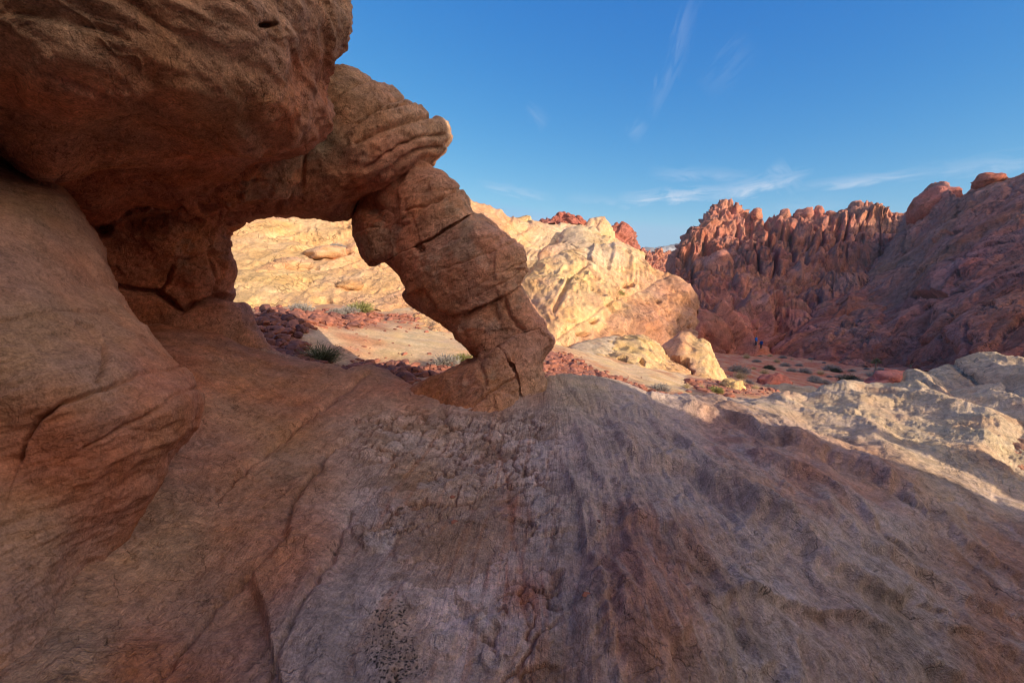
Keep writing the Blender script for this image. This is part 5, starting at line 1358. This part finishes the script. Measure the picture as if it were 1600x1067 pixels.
# yucca-like tree
p = P3(1367, 583, gd(1367, 583)); zt = float(ground_z(p[0], p[1])[0])
tree = empty('yucca_tree', (p[0], p[1], zt), 'small spiky tree with a bare trunk standing alone on the valley sand', 'tree')
th = np.linspace(0, 2 * math.pi, 9)[:-1]
rings = []
for k, (zz, rr, ox) in enumerate([(0, .12, 0), (.4, .10, .03), (.9, .09, -.03), (1.4, .08, .04), (1.6, .05, .05)]):
    rings.append(np.stack([np.cos(th) * rr + ox, np.sin(th) * rr, th * 0 + zz], 1))
V = np.concatenate(rings); Fq = [[k * 8 + j, k * 8 + (j + 1) % 8, (k + 1) * 8 + (j + 1) % 8, (k + 1) * 8 + j] for k in range(4) for j in range(8)]
make_mesh('trunk', V, Fq, M_TWIG, tree)
V, Fc = [], []
for cxy, n in (((.05, 0, 1.5), 150), ((.35, .1, 1.25), 80), ((-.3, .0, 1.2), 80)):
    for i in range(n):
        dvec = rng.normal(size=3); dvec[2] = abs(dvec[2]) * .8 - .15; dvec /= np.linalg.norm(dvec)
        ribbon(np.array(cxy), np.array(cxy) + dvec * rng.uniform(.35, .55), .02, .004, V, Fc)
make_mesh('crown', np.array(V), np.array(Fc), M_GRN, tree, smooth=False)
lap('plants')

# ------------------------------------------------------------------ two hikers in blue at the far side of the valley
def capsules(caps, step, name, mat, parent, grow=0.0):
    A0 = np.array([c[:3] for c in caps]); lo = np.minimum(A0, np.array([c[3:6] for c in caps])).min(0) - .3; hi = np.maximum(A0, np.array([c[3:6] for c in caps])).max(0) + .3
    xs = [np.arange(lo[i], hi[i], step) for i in range(3)]
    X, Y, Z = np.meshgrid(*xs, indexing='ij'); f = np.full(X.shape, 9.)
    for c in caps:
        a = np.array(c[:3]); b = np.array(c[3:6]); ba = b - a
        t = np.clip(((X - a[0]) * ba[0] + (Y - a[1]) * ba[1] + (Z - a[2]) * ba[2]) / (ba @ ba + 1e-9), 0, 1)
        d = np.sqrt((X - a[0] - t * ba[0]) ** 2 + (Y - a[1] - t * ba[1]) ** 2 + (Z - a[2] - t * ba[2]) ** 2) - (c[6] * (1 - t) + c[7] * t) - grow
        k = .04; h = np.clip(.5 + .5 * (f - d) / k, 0, 1); f = f * (1 - h) + d * h - k * h * (1 - h)
    Vg, Q = surface_nets(f)
    return make_mesh(name, Vg * step + lo, Q, mat, parent)
M_SKIN = plain_mat('skin', (.45, .27, .19), .6, .1); M_BLUE = plain_mat('blue_cloth', (.02, .16, .62), .8, .15); M_NAVY = plain_mat('navy_cloth', (.015, .06, .30), .8, .15); M_PANT = plain_mat('dark_cloth', (.06, .06, .07), .9, .2); M_HAIR = plain_mat('hair', (.05, .035, .025), .8, .2)
for (u, v, mc, pose, lb) in ((1181, 536, M_BLUE, 0, 'hiker in bright blue jacket at the foot of the far cliffs'), (1189, 541, M_NAVY, 1, 'hiker in darker blue jacket walking just right of the bright blue one')):
    dgp = bpy.context.evaluated_depsgraph_get(); dv_ = P3(u, v + 4, 1.0)
    hit, loc, *_r = sc.ray_cast(dgp, tuple(dv_ * 60), tuple(dv_ / np.linalg.norm(dv_)))
    p = np.array(loc) if hit else P3(u, v, 95.0); zt = float(p[2]) - .03; print('PERSON', u, hit, p)
    st = .22 * pose
    legs = [(-.09, 0, .9, -.10, -st, .48, .085, .06), (-.10, -st, .48, -.10, -st * .6 + .05, .08, .06, .045), (.09, 0, .9, .10, st, .48, .085, .06), (.10, st, .48, .10, st * 1.3, .08, .06, .045), (-.1, -st * .6 + .05, .05, -.1, -st * .6 - .12, .04, .045, .035), (.1, st * 1.3, .05, .1, st * 1.3 - .17, .04, .045, .035)]
    torso = [(0, 0, .95, 0, 0, 1.22, .13, .15), (-.12, 0, 1.36, .12, 0, 1.36, .10, .10), (0, 0, 1.2, 0, 0, 1.36, .15, .13)]
    arms = [(-.19, 0, 1.38, -.25, -.05 - st, 1.10, .05, .042), (-.25, -.05 - st, 1.10, -.22, -.18 - st * .5, .90, .042, .032), (.19, 0, 1.38, .25, .02 + st * .5, 1.10, .05, .042), (.25, .02 + st * .5, 1.10, .24, -.10, .88, .042, .032)]
    head = [(0, 0, 1.44, 0, 0, 1.52, .05, .05), (0, -.01, 1.60, 0, -.01, 1.68, .085, .095), (0, -.10, 1.61, 0, -.115, 1.60, .015, .012)]
    hands = []
    for hx, hy, hz in ((-.22, -.18 - st * .5, .90), (.24, -.10, .88)):
        hands += [(hx, hy, hz, hx, hy - .02, hz - .07, .03, .028)] + [(hx + (k - 1.5) * .017, hy - .02, hz - .08, hx + (k - 1.5) * .019, hy - .035, hz - .145 + abs(k - 1.4) * .012, .009, .007) for k in range(4)] + [(hx, hy - .04, hz - .05, hx, hy - .07, hz - .09, .010, .008)]
    root = capsules(legs + torso + arms + head + hands, .018, 'person', M_SKIN, None)
    root.location = (p[0], p[1], zt); root.rotation_euler = (0, 0, .5 - pose)
    tag(root, lb, 'person')
    capsules(torso + arms, .022, 'jacket', mc, root, .018)
    capsules(legs[:4], .022, 'trousers', M_PANT, root, .014)
    capsules([(0, .02, 1.66, 0, .03, 1.70, .088, .085)], .02, 'hair', M_HAIR, root, .012)
    capsules([(0, .17, 1.1, 0, .17, 1.36, .10, .11)], .022, 'backpack', M_PANT if pose else M_NAVY, root)
lap('people')
# blocks weathered out of the cream hillside
for i, (u, v, d, rx, rz, lb) in enumerate([(402, 437, 17.6, .42, .25, 'cream boulder at the left edge of the hillside seen in the window'), (418, 430, 18, .5, .32, 'middle one of three cream boulders on the window hillside'), (430, 422, 18.6, .42, .36, 'squarish cream boulder right of its two neighbours on the window hillside'),
        (460, 416, 19.5, .75, .4, 'broad flat-topped cream boulder in the middle of the window hillside'), (512, 396, 22, .95, .35, 'long cream slab lying below the dark bush on the window hillside'), (553, 392, 22.5, .4, .4, 'small cream block beside the arch leg on the window hillside'), (545, 447, 17.3, .5, .22, 'brownish boulder with a dark hollow low on the window hillside')]):
    ball(u, v, d, rx, rz, lb, CREAMP * (.8 if i == 6 else 1), 800 + i, mat=M_CREAM)
# stray pebbles on the slope
for (u, v, d, s, lb) in ((935, 815, 2.45, .013, 'small dark red pebble lying alone on the right of the slope'), (915, 928, 1.86, .016, 'tan pebble at the left edge of the ringed bulge on the slope'), (707, 776, 2.6, .016, 'pale pebble in the middle of the cracked grey crust'), (710, 815, 2.4, .018, 'second pale pebble just below the middle of the crust')):
    o = bpy.data.objects.new('pebble', stone_meshes[0 if d > 2.4 and s < .014 else 1][0]); o.scale = (s, s, s)
    dg = bpy.context.evaluated_depsgraph_get()
    dirv = P3(u, v, 1.0)
    hit, loc, nrm, *_ = sc.ray_cast(dg, (0, 0, 0), tuple(dirv / np.linalg.norm(dirv)))
    o.location = loc if hit else tuple(P3(u, v, d)); col.objects.link(o); tag(o, lb, 'pebble')
lap('end')
# ------------------------------------------------------------------ desert air
hz = bpy.data.materials.new('haze'); hz.use_nodes = True
ht = hz.node_tree; ht.nodes.clear()
ho = ht.nodes.new('ShaderNodeOutputMaterial'); hv = ht.nodes.new('ShaderNodeVolumePrincipled')
hv.inputs['Color'].default_value = (.72, .84, 1.0, 1); hv.inputs['Density'].default_value = 0.00016
ht.links.new(hv.outputs[0], ho.inputs['Volume'])
x0, x1, y0, y1, z0, z1 = -1960, 1960, -1960, 1960, float(min(GP[:, 2].min(), -30)) - 105, 128
hb = bpy.data.meshes.new('haze')
hb.from_pydata([(x, y, z) for z in (z0, z1) for y in (y0, y1) for x in (x0, x1)], [], [(0, 2, 3, 1), (4, 5, 7, 6), (0, 1, 5, 4), (2, 6, 7, 3), (0, 4, 6, 2), (1, 3, 7, 5)])
hb.materials.append(hz)
hob = bpy.data.objects.new('haze', hb); col.objects.link(hob)
tag(hob, kind='stuff')
